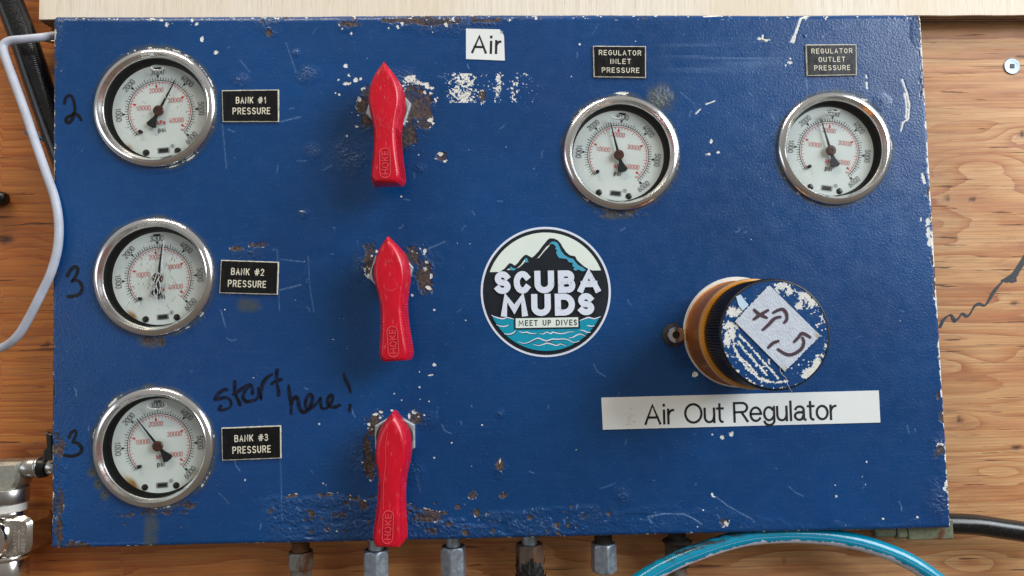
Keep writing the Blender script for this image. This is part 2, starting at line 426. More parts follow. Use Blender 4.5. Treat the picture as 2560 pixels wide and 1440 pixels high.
def part(name, mb, m, parent, sharp=38, **kw):
    at = kw.pop('attrs', None); return link(name, mesh(name, mb, m, sharp, at), parent, **kw)
def place(o, p, rot=0, k=1):
    o.location = W(p); o.rotation_euler = (math.pi/2, -rot, 0); o.scale = (k,k,k)
def tag(o, label, cat, group=None):
    o['label'] = label; o['category'] = cat
    if group: o['group'] = group
    return o
def thing(name, label, cat, u, v, h=0, rot=0, group=None, k=None):
    o = bpy.data.objects.new(name, None); COL.objects.link(o); o.empty_display_size = .01
    place(o, U(u,v,h), rot, kscale(u,v,h) if k is None else k); return tag(o, label, cat, group)
def frame_fn(u, v, h=0, rot=0, k=None):
    """maps photo coordinates to the local frame of a thing placed at (u,v,h)"""
    o = U(u,v,h); kk = kscale(u,v,h) if k is None else k; c, s = math.cos(rot), math.sin(rot)
    def f(a, b, hh=None):
        d = (U(a,b,h if hh is None else hh)-o)/kk
        return (d[0]*c+d[1]*s, -d[0]*s+d[1]*c) if hh is None else (d[0]*c+d[1]*s, -d[0]*s+d[1]*c, d[2])
    return f

# ---------------------------------------------------------------- single-stroke lettering
def A(cx, cy, rx, ry, a0, a1, n=None):
    n = n or max(3, int(abs(a1-a0)/14)); return [(cx+rx*math.cos(R(a0+(a1-a0)*i/n)), cy+ry*math.sin(R(a0+(a1-a0)*i/n))) for i in range(n+1)]
G = {
 'A': [[(0,0),(.5,1),(1,0)], [(.17,.33),(.83,.33)]],
 'B': [[(0,.53),(0,1),(.58,1)]+A(.58,.765,.34,.235,80,-90)+[(0,.53)], [(0,.53),(.6,.53)]+A(.62,.265,.38,.265,80,-90)+[(0,0),(0,.53)]],
 'C': [A(.52,.5,.52,.5,42,318)],
 'D': [[(0,0),(0,1),(.45,1)]+A(.45,.5,.55,.5,80,-90)+[(0,0)]],
 'E': [[(1,1),(0,1),(0,0),(1,0)], [(0,.52),(.85,.52)]],
 'G': [A(.52,.5,.52,.5,42,345)+[(1,.5),(.6,.5)]],
 'H': [[(0,0),(0,1)], [(1,0),(1,1)], [(0,.52),(1,.52)]],
 'I': [[(.5,0),(.5,1)]],
 'K': [[(0,0),(0,1)], [(1,1),(.05,.4)], [(.35,.6),(1,0)]],
 'L': [[(0,1),(0,0),(1,0)]],
 'M': [[(0,0),(.1,1),(.5,.25),(.9,1),(1,0)]],
 'N': [[(0,0),(0,1),(1,0),(1,1)]],
 'O': [A(.5,.5,.5,.5,90,450)],
 'P': [[(0,0),(0,1),(.6,1)]+A(.62,.74,.38,.26,80,-90)+[(0,.48)]],
 'R': [[(0,0),(0,1),(.6,1)]+A(.62,.75,.38,.25,80,-90)+[(0,.5)], [(.55,.5),(1,0)]],
 'S': [A(.5,.75,.46,.25,28,270)+A(.5,.25,.5,.25,80,-150)],
 'T': [[(0,1),(1,1)], [(.5,1),(.5,0)]],
 'U': [[(0,1),(0,.38)]+A(.5,.38,.5,.38,190,350)+[(1,.38),(1,1)]],
 'V': [[(0,1),(.5,0),(1,1)]],
 'W': [[(0,1),(.24,0),(.5,.9),(.76,0),(1,1)]],
 '#': [[(.28,0),(.42,1)], [(.62,0),(.76,1)], [(0,.66),(1,.66)], [(0,.34),(1,.34)]],
 '0': [[(0,.3),(0,.7)]+A(.5,.7,.5,.3,170,10)+[(1,.7),(1,.3)]+A(.5,.3,.5,.3,-10,-180)],
 '1': [[(.15,.72),(.62,1),(.62,0)]],
 '2': [A(.5,.72,.48,.28,165,-25)+[(0,0),(1,0)]],
 '3': [A(.46,.76,.44,.24,155,-80)+[(.3,.53)], [(.3,.53),(.5,.53)]+A(.46,.265,.52,.265,75,-160)],
 '4': [[(.7,0),(.7,.5)], [(.55,1),(0,.22),(1,.22)]],
 '5': [[(.92,1),(.12,1),(.06,.55)]+A(.46,.32,.52,.32,125,-155)],
 '6': [[(.68,1),(.1,.48)]+A(.5,.31,.5,.31,160,-200)],
 'i': [[(.5,0),(.5,.68)], [(.5,.97),(.5,1.0)]],
 'r': [[(0,0),(0,.73)], [(0,.42)]+A(.9,.36,.9,.35,165,90)],
 'u': [[(0,.73),(0,.27)]+A(.48,.27,.48,.27,190,340)+[(1,.35)], [(1,0),(1,.73)]],
 't': [[(.42,.95),(.42,.2)]+A(.85,.2,.43,.2,190,275), [(0,.73),(1,.73)]],
 'e': [[(.0,.38),(1,.38)]+A(.5,.365,.5,.365,8,320)],
 'g': [A(.48,.375,.48,.355,40,325), [(1,.73),(1,0)]+A(.5,.0,.5,.24,-5,-165)],
 'l': [[(.5,0),(.5,1)]],
 'a': [A(.47,.52,.42,.21,160,10)+[(.88,.5),(.88,.15)]+A(1.02,.12,.14,.12,180,270), A(.44,.21,.44,.21,60,300)+[(.88,.28)], [(.88,.45),(.5,.40)]+A(.44,.3,.3,.1,100,120)],
 'o': [A(.5,.365,.5,.365,90,450)],
 'p': [[(0,-.27),(0,.73)], A(.5,.365,.5,.365,150,-150)],
 's': [A(.5,.55,.42,.18,30,270)+A(.5,.19,.48,.19,80,-155)],
 'k': [[(0,0),(0,1)], [(.9,.7),(.05,.3)], [(.35,.45),(1,0)]],
 '!': [[(.5,.3),(.5,1)], [(.5,0),(.5,.08)]],
}
WD = {}
for ch in 'ABCDEGHKLNOPRSTUVW#M': WD[ch] = .56

WD.update({'#':.82,'I':.05,'M':.72,'W':.8,'i':.05,'l':.05,'r':.28,'t':.34,' ':.34,'1':.4,'E':.5,'L':.48,'!':.05})
HELV = {'A':.80,'i':.1,'r':.30,'O':.90,'u':.52,'t':.30,'R':.72,'e':.58,'g':.55,'l':.1,'a':.56,'o':.60,' ':.28}
BOLD = {'S':.46,'C':.50,'U':.62,'B':.52,'A':.66,'M':.86,'D':.62}
def text(mb, s, c, width, cap, w, h, rot=0, wd=None, gap=.24, th=0, capd=True, dflt=.5):
    ws = [(wd or WD).get(ch, dflt) for ch in s]; g = gap+w/cap
    tot = sum(ws)+g*(len(s)-1)
    k = (width-w)/tot if width else cap-w*.5
    ca, sa = math.cos(rot), math.sin(rot); x = -tot*k/2
    for ch, cw in zip(s, ws):
        if ch != ' ':
            for st in G[ch]:
                P = [(x+p[0]*cw*k, (p[1])*(cap-w)+w/2-cap/2) for p in st]
                capd_ = capd
                if not capd and P[0] != P[-1]:
                    e0 = norm2(P[0][0]-P[1][0], P[0][1]-P[1][1]); e1 = norm2(P[-1][0]-P[-2][0], P[-1][1]-P[-2][1])
                    if e0 and e1: P[0] = (P[0][0]+e0[0]*w/2, P[0][1]+e0[1]*w/2); P[-1] = (P[-1][0]+e1[0]*w/2, P[-1][1]+e1[1]*w/2)
                mb.ribbon([(c[0]+px*ca-py*sa, c[1]+px*sa+py*ca) for px, py in P], w, h, th, capd_)
        x += (cw+g)*k
    return mb

# ---------------------------------------------------------------- noise on grids
def vnoise(x, y, seed):
    r = np.random.default_rng(seed).random((257,257)); xi = np.floor(x).astype(int); yi = np.floor(y).astype(int)
    fx = x-xi; fy = y-yi; fx = fx*fx*(3-2*fx); fy = fy*fy*(3-2*fy); a = xi % 256; b = yi % 256
    return (r[a,b]*(1-fx)+r[a+1,b]*fx)*(1-fy)+(r[a,b+1]*(1-fx)+r[a+1,b+1]*fx)*fy
def fbm(x, y, seed, o=4, g=.55):
    t = 0; a = 1; n = 0
    for i in range(o): t = t+a*vnoise(x*2**i, y*2**i, seed+i); n += a; a *= g
    return t/n*2-1
def f_blob(Fd, u, v, cx, cy, rx, ry, rot=0, s=1.0):
    c, q = math.cos(rot), math.sin(rot); dx = u-cx; dy = v-cy
    np.maximum(Fd, s*(1-np.sqrt(((dx*c+dy*q)/rx)**2+((-dx*q+dy*c)/ry)**2)), out=Fd)
def f_line(Fd, u, v, pts, w, s=1.0):
    for a, b in zip(pts[:-1], pts[1:]):
        dx, dy = b[0]-a[0], b[1]-a[1]; L = dx*dx+dy*dy+1e-9
        m = (u > min(a[0],b[0])-w*2) & (u < max(a[0],b[0])+w*2) & (v > min(a[1],b[1])-w*2) & (v < max(a[1],b[1])+w*2)
        if not m.any(): continue
        t = np.clip(((u[m]-a[0])*dx+(v[m]-a[1])*dy)/L, 0, 1); d = np.hypot(u[m]-a[0]-t*dx, v[m]-a[1]-t*dy)
        Fd[m] = np.maximum(Fd[m], s*(1-d/w))

# ================================================================ THE SETTING: plywood wall
HW = -140.0
def build_wall():
    nx, ny = 420, 260
    X, Y = np.meshgrid(np.linspace(-1900,1900,nx), np.linspace(-1250,1150,ny), indexing='ij')
    P = np.stack([X,Y,np.full_like(X,HW)], -1)
    # image-ish coordinates of each wall point for knots
    q = (P-CAM) @ M; u = 1280+F*q[...,0]/-q[...,2]; v = 720-F*q[...,1]/-q[...,2]
    g = v/np.where(u < 300, 24, 62) + 2.2*fbm(u/800, v/130, 3, 3) + .55*fbm(u/420, v/40, 8, 3)
    knots = [(2556,338,60,26,2.2),(2395,1050,70,26,2.0),(2425,1405,70,24,1.8),(2460,420,150,60,2.6),(2330,560,90,50,-1.6),(90,1220,60,30,1.5),
             (2330,1210,60,22,1.4),(2480,900,90,30,-1.4),(1990,1400,130,36,1.6),(60,600,90,50,1.6),(1330,1372,60,14,.8),(2500,1180,80,28,1.3)]
    for a, b, rx, ry, s in knots: g = g + s*np.exp(-(((u-a)/rx)**2+((v-b)/ry)**2))
    kn = np.zeros_like(g)-1
    for a, b, rx, ry in [(2554,338,11,10),(2397,1051,10,9),(2365,497,9,7),(2430,498,9,7),(1715,1438,2,2),(2540,1120,14,9),(1255,1368,22,5),(60,1218,9,7),(1958,1402,6,6),(118,862,8,10),(12,600,30,14),(2535,762,14,5)]:
        f_blob(kn, u, v, a, b, rx, ry)
    kn = np.clip(kn*2.2, 0, 1)
    mb = MB(); mb.v = [tuple(p) for p in P.reshape(-1,3)]
    ii = np.arange(nx*ny).reshape(nx,ny); mb.f = np.stack([ii[:-1,:-1],ii[1:,:-1],ii[1:,1:],ii[:-1,1:]], -1).reshape(-1,4).tolist()
    o = link('wall', mesh('wall', mb, WOOD, 60, {'grain':g, 'knot':kn})); o.rotation_euler = (math.pi/2,0,0); o['kind'] = 'structure'
    return o
wall = build_wall()

# ================================================================ pale plywood board above the panel
def build_board():
    o = U(1300, 30, -88); b = bpy.data.objects.new('plywood_board', None); COL.objects.link(b); place(b, o)
    tag(b, 'pale birch plywood board fixed to the wall along the top, its layered edge showing', 'board')
    L = U(97,49,-88)-o; Rt = U(2700,37,-88)-o; x0, x1 = L[0], Rt[0]; yl, yr = L[1], Rt[1]
    f = MB(); n = 60; lo = [(x0+(x1-x0)*i/n, yl+(yr-yl)*i/n+.7*math.sin(i*1.9)) for i in range(n+1)]
    f.prism(lo+[(x1,420),(x0,420)], -6, 0, .8); part('face_veneer', f, VENEER, b)
    h = -6
    for i in range(6):
        th = 7.6; m = MB(); dy = .8*random.uniform(-1,1)
        m.prism([(x,y-.4+dy+.4*random.uniform(-1,1)) for x,y in lo]+[(x1,419),(x0+1,419)], h-th, h-.5); part('ply_layer', m, PLY_D if i % 2 == 0 else PLY_L, b); h -= th
build_board()

# ================================================================ the blue panel
TL, TR, BR, BL = (133,36), (2303,31), (2379,1322), (127,1373)
GAUGES = [(389,270,151), (386,692,150), (385,1118,152), (1553,382,145), (2085,371,142)]
panel = thing('control_panel', 'battered blue enamelled steel box panel with chipped paint and rusty edges', 'control panel', 1280, 1372, -1, k=1)
PO = U(1280,1372,-1)
def build_face():
    nx, ny = 940, 560
    a, b = np.meshgrid(np.linspace(0,1,nx), np.linspace(0,1,ny), indexing='ij')
    q = lambda i: TL[i]*(1-a)*(1-b)+TR[i]*a*(1-b)+BR[i]*a*b+BL[i]*(1-a)*b
    u = q(0); v = q(1)
    v = v+1.2*np.sin(a*9)*(1-b)+1.0*fbm(a*14, b*3, 5)*((b < .02)|(b > .98))
    P = U(u, v, 0.0)
    dl = a*2200; dr = (1-a)*2200; dt = b*1310; db = (1-b)*1310; rad = 0
    def drop(d, r): dd = np.clip(d, 0, r); return r-np.sqrt(np.maximum(0, r*r-(r-dd)**2))
    h = -(drop(dt,19)+drop(db,11)+drop(dl,7)+drop(dr,7)); h = np.maximum(h, -18)
    n1 = fbm(u/22, v/22, 21, 4); n2 = fbm(u/6.5, v/6.5, 31, 3); n3 = fbm(u/60, v/60, 41, 3)
    bare = np.full_like(u, -9.); white = np.full_like(u, -9.); rough = np.full_like(u, -9.); scr = np.zeros_like(u); stain = np.full_like(u, -9.)
    B = lambda *k, **w: f_blob(bare, u, v, *k, **w)
    Wt = lambda a_, b_, c_, d_, *k, **w: f_blob(white, u, v, a_, b_, c_*.85, d_*.85, *k, **w)
    Ro = lambda *k, **w: f_blob(rough, u, v, *k, **w)
    St = lambda *k, **w: f_blob(stain, u, v, *k, **w)
    # around the three valves
    for k in [(1036,262,40,50),(1018,335,22,36),(1062,300,22,30),(918,268,24,52),(1032,640,22,26),(1060,690,22,44),(924,650,16,50),(938,1065,22,40),(1038,1046,18,18),(925,1160,16,40),(918,1120,10,30),(1068,1294,30,14),(1205,243,12,16),(924,1182,9,8),(1000,360,16,20)]: B(*k)
    for k in [(1026,196,20,11),(1068,214,10,16),(1046,206,8,8),(1080,220,10,8),(1076,232,6,6),(1074,300,12,9),(1082,308,7,6),(1062,232,6,8),(865,165,11,8),(872,188,7,6),(846,200,8,6),(868,208,16,6),(888,200,8,8),(902,198,5,5),(900,248,5,7),(890,315,8,5),(848,236,4,4),(868,340,5,4),(1088,248,4,6),(905,222,4,6)]: Wt(*k)
    for k in [(1062,630,7,11),(1078,690,6,14),(1064,672,8,8),(1050,622,5,5),(1070,720,12,6),(1030,738,6,5),(942,628,5,7),(930,640,4,4),(922,672,8,6),(920,690,6,8),(1043,632,4,4),(1068,655,9,5)]: Wt(*k)
    for k in [(938,1036,12,6),(952,1030,8,5),(922,1062,6,8),(950,1044,6,10),(1024,1040,6,12),(1036,1032,10,6),(1046,1042,6,5),(980,1026,7,4),(994,1030,5,5),(920,1070,4,4)]: Wt(*k)
    for k in [(770,188,38,28),(782,380,30,36),(872,390,66,56),(740,133,16,12),(1000,200,70,36),(1050,420,20,14),(760,535,20,14),(1060,650,50,60),(900,660,24,50),(905,1140,50,80),(1060,1050,40,30),(1040,1180,30,40),(625,630,62,28),(1250,1175,20,26),(1250,1035,14,14),(1556,1240,26,30),(1640,245,34,30),(600,200,30,20)]: Ro(*k)
    St(1648,250,30,34); St(1110,1000,1,1)
    # ghost of an old sticker, streaked white
    m = (u > 1110) & (u < 1352) & (v > 181) & (v < 257)
    dens = .95*np.exp(-((u-1160)/30)**2)+.25*np.exp(-((u-1128)/14)**2)*(v > 215)+.75*np.exp(-((u-1247)/9)**2)+.5*np.exp(-((u-1284)/8)**2)*(v > 205)+.28*np.exp(-((u-1305)/24)**2)*(v < 235)+.18*np.exp(-((u-1118)/9)**2)
    hi = fbm(u/3.4, v/3.4, 77, 2); white[m] = np.maximum(white[m], (dens*.9-.36+hi*1.0)[m])
    # assorted chips
    for k in [(1105,392,12,14),(671,82,9,10),(1146,52,9,9),(1186,52,8,8),(1118,48,9,7),(150,1122,14,26),(143,1090,8,14),(176,1362,14,9),(206,1366,20,9),(152,1255,9,30),(148,1330,10,36),(1250,1160,10,15),(2350,1126,14,20),(2304,84,6,12),(2338,700,5,22),(2345,990,5,10),(1810,1306,12,12),(1738,940,3,3),(1310,1390,3,3),(1192,1284,11,9),(1182,1238,10,10),(1258,1238,9,8),(1325,1293,9,9),(1143,1268,8,7),(1122,1310,9,7),(1397,1318,7,6),(1910,100,5,6),(655,52,6,6),(645,612,22,8),(590,622,18,6),(137,672,9,18),(1000,50,60,7),(1080,55,70,9),(870,60,26,7),(1230,52,40,5)]: B(*k)
    for k in [(1101,385,8,8),(1112,402,10,6),(1781,1086,5,5),(1805,1093,10,8),(1829,1086,8,11),(1738,936,9,12),(1770,912,6,6),(1815,1308,9,9),(1908,92,5,11),(1898,96,10,5),(1916,100,9,5),(1976,146,7,9),(1975,156,9,6),(1965,163,4,5),(1772,386,12,6),(1797,380,9,5),(1778,352,5,9),(2320,555,11,20),(2322,580,10,26),(2324,602,8,20),(2370,1208,16,14),(2362,1222,9,8),(2294,1292,6,4),(2208,1298,7,5),(2167,1154,4,4),(2156,1192,3,3),(2164,1212,4,4),(2091,1240,5,6),(2088,1212,4,4),(1781,1236,4,5),(1786,1242,6,3),(673,68,3,3),(480,50,5,8),(490,60,7,6),(416,60,8,12),(404,50,10,5),(660,42,16,6),(630,44,8,4),(1005,60,6,8),(995,66,5,8),(878,84,5,9),(856,72,4,4),(1115,62,7,9),(972,70,4,4),(540,130,7,9),(505,97,6,9),(756,528,12,4),(1003,491,4,4),(152,178,5,4),(1004,1000,3,3),(1085,912,9,6),(1048,930,4,9),(1075,938,10,4),(1250,1152,5,9),(1214,1290,3,3),(1718,1308,3,3),(2303,548,4,10),(1250,182,3,3),(1250,196,3,3),(1450,110,4,4),(612,1200,4,5),(808,1208,4,4),(815,1212,3,3),(798,1060,3,3),(1205,1062,4,4),(1216,1050,3,3),(1217,1134,3,3)]: Wt(*k)
    # rolled top edge, side edges and bottom edge
    top = (v-36 < 14); t = fbm(u/18, v/9, 55, 3)
    bare = np.where(v < 52, np.maximum(bare, -.5+t*1.0+.35*np.exp(-((u-1120)/120)**2)), bare)
    white = np.where((v < 50), np.maximum(white, -.42+fbm(u/9, v/5, 57, 2)*1.15), white)
    ed = np.minimum(dl, dr); en = fbm(u/7, v/26, 61, 3)
    white = np.where(ed < 8, np.maximum(white, .5-ed/9+en*1.0-.1+.3*(dr < 8)), white)
    bare = np.where(ed < 16, np.maximum(bare, .12-ed/18+fbm(u/10, v/40, 63, 3)*1.5), bare)
    bare = np.where(db < 10, np.maximum(bare, -.25-db/14+fbm(u/24, v/8, 65, 3)*1.3), bare)
    white = np.where(db < 6, np.maximum(white, -.3+fbm(u/9, v/5, 67, 2)*1.1), white)
    Ro(1110,58,170,34); Ro(675,60,40,34); Ro(865,60,30,26); Ro(2350,1250,40,80); Ro(2298,70,26,50); Ro(1215,58,60,14); Ro(146,60,24,90); Ro(146,1230,30,150); Ro(2345,1120,30,40); Ro(330,1370,260,14)
    Ro(2205,255,24,22); Ro(1640,240,40,30)
    for k in [(2012,90,4,4)]: Ro(*k)
    # blistered, rusting lower strip
    line = 1262+24*np.sin(u/150)+16*fbm(u/60, u*0, 71, 3)-26*np.exp(-((u-960)/90)**2)+24*((u > 1500))
    zone = np.clip((v-line)/10, -3, 1)*np.clip((u-640)/60, -3, 1)*np.where(u < 2300, 1, 0)
    zone = np.where((v > line-30) & (u > 640), zone*np.clip(1.15+fbm(u/70+9, v/34, 75, 3)*1.9, 0, 1)-np.where(fbm(u/70+9, v/34, 75, 3) < -.35, 1, 0), -3)
    amp = np.where(u < 1120, 1.0, np.clip(1.0-(u-1120)/900, .35, 1))
    rough = np.maximum(rough, np.where(zone > 0, amp*zone, -3))
    peel = np.exp(-((v-line)/4.5)**2)*(fbm(u/26, v/26, 73, 3) > .02)*(u > 650)*(u < 1120)
    for _ in range(85):
        cx = rng.uniform(660,1560) if rng.random() < .8 else rng.uniform(140,2300); cy = rng.uniform(1255, 1335) if cx > 640 else rng.uniform(1300,1365)
        r = rng.exponential(2.3)+1.8; r = min(r,12)*(1.1 if cx < 1100 else .8); B(cx, cy, r*rng.uniform(.7,1.7), r, rng.uniform(0,3))
    bare = np.where(peel > .1, np.maximum(bare, peel*.9-.35), bare); white = np.where(peel > .1, np.maximum(white, np.exp(-((v-line+5)/2.4)**2)*1.1-.75+.5*n2), white)
    # random flecks
    for _ in range(110):
        cx, cy = rng.uniform(140,2300), rng.uniform(50,1330); r = rng.choice([1.6,2.0,2.5,3.2], p=[.5,.3,.15,.05]); Wt(cx, cy, r*rng.uniform(.8,1.6), r)
    for _ in range(60):
        cx, cy = rng.normal(1000,60), rng.normal(rng.choice([275,680,1090]), 70); r = rng.uniform(1.6,4); Wt(cx, cy, r, r*.9)
    # bezels: broken paint and grime at the joint
    for i_, (gx, gy, gr) in enumerate(GAUGES):
        dd = np.hypot(u-gx, v-gy); an = np.arctan2(v-gy, u-gx); q1 = fbm(an*3+7*i_+40, dd/14, 141+i_, 3)
        white = np.maximum(white, np.where(dd < gr+30, 1-np.abs(dd-gr-1)/5-1.12+q1*1.5, -9)); stain = np.maximum(stain, np.where(dd < gr+30, .35-np.abs(dd-gr)/11+.5*q1, -9))
    for k in [(1553,233,34,5),(2150,250,26,9),(2196,300,9,22),(2226,372,6,16)]: Wt(*k)
    # edges of the bare spots keep cream primer
    nb = bare+.45*n1+.5*n2-.06; nw = white+.35*n1+.6*n2-.27
    gm_ = (u > 1110)&(u < 1352)&(v > 181)&(v < 257); nw = np.where(gm_, np.minimum(nw, .16), nw)
    rim = (nb > -.22) & (nb < .05) & (fbm(u/16, v/16, 81, 2) > .28)
    nw = np.where(rim, np.maximum(nw, .12), nw)
    # rust and grime runs
    St(377,1330,16,62); St(372,1345,12,30); St(378,856,26,12); St(620,762,26,16); St(1546,540,30,8); St(1300,790,1,1); St(700,1000,1,1)
    for a_, b_ in ((238,1165),(246,1210),(262,1235),(230,1180)): St(a_, b_, 10, 12); B(a_, b_, 3, 3)
    for c_ in ((377,1283,70,9),(470,1262,34,9),(1555,532,44,8),(382,851,24,9)): f_blob(bare, u, v, *c_, 0, .45)
    nb = np.maximum(nb, bare+.45*n1+.5*n2-.1)
    # scratches
    def sc(p, w=2.2, s=1.): f_line(scr, u, v, p, w, s)
    def ws(p, w=3.2): f_line(nwt, u, v, p, w)
    nwt = np.full_like(u, -9.)
    ws([(2002,48),(1996,64),(1988,90),(1984,106)]); ws([(1996,62),(1990,80),(1978,104)], 2.6); ws([(2002,46),(2014,40),(2030,35)],3); ws([(2256,198),(2268,232),(2274,262),(2272,296),(2258,306),(2253,326)], 2.6); ws([(2262,232),(2267,262),(2266,294)], 2.2)
    ws([(2166,188),(2167,194)],3); ws([(2167,206),(2168,220)],3); ws([(2306,434),(2312,456)],4); ws([(1760,40),(1806,36)],2.4); ws([(1766,260),(1788,252)],2); ws([(1740,284),(1752,272)],2); ws([(770,1000),(771,1002)],1)
    nw = np.maximum(nw, nwt*.9+.35*n2-.1)
    sc([(1622,1291),(1660,1284),(1710,1285),(1735,1297),(1754,1310)]); sc([(1790,1242),(1820,1265),(1880,1298)],2,.8); sc([(1500,1222),(1540,1208)],2,.4)
    sc([(552,775),(563,816)],2,.7); sc([(693,624),(698,776)],1.8,.5); sc([(700,648),(760,655)],1.8,.5); sc([(700,725),(752,712)],2,.7); sc([(556,312),(566,420)],1.8,.5); sc([(698,1060),(706,1300)],1.8,.4)
    sc([(715,106),(740,180)],1.8,.5); sc([(702,304),(752,292)],2,.8); sc([(1066,624),(1112,604)],2,.7); sc([(600,150),(625,180)],1.8,.5); sc([(2014,192),(2019,222)],2,.8); sc([(1700,230),(1740,262)],1.8,.4)
    sc([(770,640),(775,720),(785,780)],2,.35); sc([(1040,1190),(1052,1230)],2,.3); sc([(1556,1070),(1556,1071)],1)
    for _ in range(120):
        cx, cy = rng.uniform(150,2290), rng.uniform(60,1320); an = rng.uniform(0,math.pi); L = rng.exponential(14)+3; bd = rng.normal(0,.5)
        p = [(cx+t*L*math.cos(an+bd*t), cy+t*L*math.sin(an+bd*t)) for t in (0,.5,1)]; sc(p, 1.7, rng.uniform(.25,.85))
    for _ in range(40):
        cx, cy = rng.uniform(640,1900), rng.uniform(1270,1320); sc([(cx,cy),(cx+rng.normal(0,4),cy+rng.normal(0,8))],1.8,.8)
    # shallow brush marks, upper right, from the old repaint
    band = np.exp(-((v-(140-(u-1750)**2/9000))/38)**2)*np.clip((u-1620)/120,0,1)*np.clip((2000-u)/120,0,1)
    scr = np.maximum(scr, band*.34*np.clip(fbm(u/240, v/5, 91, 3)*2,0,1))
    r_ = np.clip(rough+.35*n1, 0, 1); stn = np.clip(stain+.5+.4*n1, 0, 1)*(stain > -1); stn = np.clip(stn,0,.8)
    bm = np.clip(nb*6,0,1); wm = np.clip(nw*6,0,1)
    h = h - 1.1*np.maximum(bm,wm*.7) + r_*1.7*(1-np.abs(n2)*2) + r_*.9*fbm(u/4.5, v/4.5, 95, 2) + .45*fbm(u/60, v/60, 41, 2)*np.clip(ed/60,0,1)
    h = h + .8*np.exp(-((nb+.12)/.08)**2)
    P[...,2] = h; P = P-PO
    keep = np.ones((nx-1, ny-1), bool)
    for gx, gy, gr in GAUGES:
        c = U(gx,gy,0)-PO; k = kscale(gx,gy)
        keep &= np.hypot(P[:-1,:-1,0]-c[0], P[:-1,:-1,1]-c[1]) > gr*k*.9
    ii = np.arange(nx*ny).reshape(nx,ny); f = np.stack([ii[:-1,:-1],ii[:-1,1:],ii[1:,1:],ii[1:,:-1]], -1)[keep]
    me = bpy.data.meshes.new('front_plate'); nv = nx*ny; nf = len(f)
    me.vertices.add(nv); me.vertices.foreach_set('co', (P.reshape(-1)*S).astype(np.float32)); me.loops.add(nf*4); me.polygons.add(nf)
    me.loops.foreach_set('vertex_index', f.reshape(-1).astype(np.int32)); me.polygons.foreach_set('loop_start', np.arange(0,nf*4,4,dtype=np.int32)); me.polygons.foreach_set('loop_total', np.full(nf,4,np.int32))
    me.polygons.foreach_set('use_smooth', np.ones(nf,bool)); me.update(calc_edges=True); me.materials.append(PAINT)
    for k, arr in (('bare',nb),('white',nw),('rough',r_),('scratch',scr),('stain',stn)):
        at = me.attributes.new(k,'FLOAT','POINT'); at.data.foreach_set('value', np.clip(arr,-1.5,1.5).astype(np.float32).ravel())
    link('front_plate', me, panel)
    # returned edges of the folded sheet
    cs = [U(*c, 0.)-PO for c in (TL,TR,BR,BL)]
    ins = 3
    C = [(cs[0][0]+ins,cs[0][1]-ins),(cs[1][0]-ins,cs[1][1]-ins),(cs[2][0]-ins,cs[2][1]+ins),(cs[3][0]+ins,cs[3][1]+ins)]
    for i in range(4):
        a_, b_ = C[i], C[(i+1) % 4]; d = norm2(b_[0]-a_[0], b_[1]-a_[1]); nrm = (d[1]*6, -d[0]*6)
        n = 40; outer = [(a_[0]+(b_[0]-a_[0])*t/n, a_[1]+(b_[1]-a_[1])*t/n) for t in range(n+1)]
        mb = MB(); s_ = 6 if i % 2 else 0
        pa = (a_[0]+d[0]*s_, a_[1]+d[1]*s_); pb = (b_[0]-d[0]*s_, b_[1]-d[1]*s_)
        mb.prism([pa, pb, (pb[0]+nrm[0],pb[1]+nrm[1]), (pa[0]+nrm[0],pa[1]+nrm[1])], HW-PO[2]+.5, -13-PO[2]); part('side_plate', mb, SIDE, panel, 30)
build_face()

# handwriting straight on the paint
def hand(name, strokes, w, mat_, parent, org, h=.7, var=.14):
    mb = MB()
    for st in strokes:
        p = [tuple((U(a,b,h)-org)[:2]) for a,b in catmull(st, 8)]; ph = random.random()*6
        mb.ribbon(p, w, h-org[2]+.15, 0, True, lambda t, ph=ph: 1+var*math.sin(ph+t*7)-var*.6*abs(2*t-1)**3)
    return part(name, mb, mat_, parent, 0)
hand('handwritten_number', [[(161,258),(163,247),(170,239),(178,240),(184,252),(187,268),(186,280),(178,288),(167,294),(165,303),(172,306),(180,299),(184,288),(190,285),(198,291),(203,300)]], 7.5, MARK, panel, PO)['label'] = 'black marker numeral 2'
hand('handwritten_number', [[(168,690),(174,678),(183,668),(192,668),(194,678),(188,692),(180,703),(186,700),(196,702),(204,712),(205,724),(198,735),(184,740),(170,741)]], 7.5, MARK, panel, PO)['label'] = 'black marker numeral 3'
hand('handwritten_number', [[(173,1093),(176,1084),(184,1077),(189,1078),(190,1086),(185,1098),(182,1106),(190,1106),(199,1112),(204,1121),(201,1131),(190,1138),(176,1140),(161,1138)]], 7, MARK, panel, PO)['label'] = 'lower black marker numeral 3'
q = lambda x, y: (520+x/6.737, 900+y/6.737)
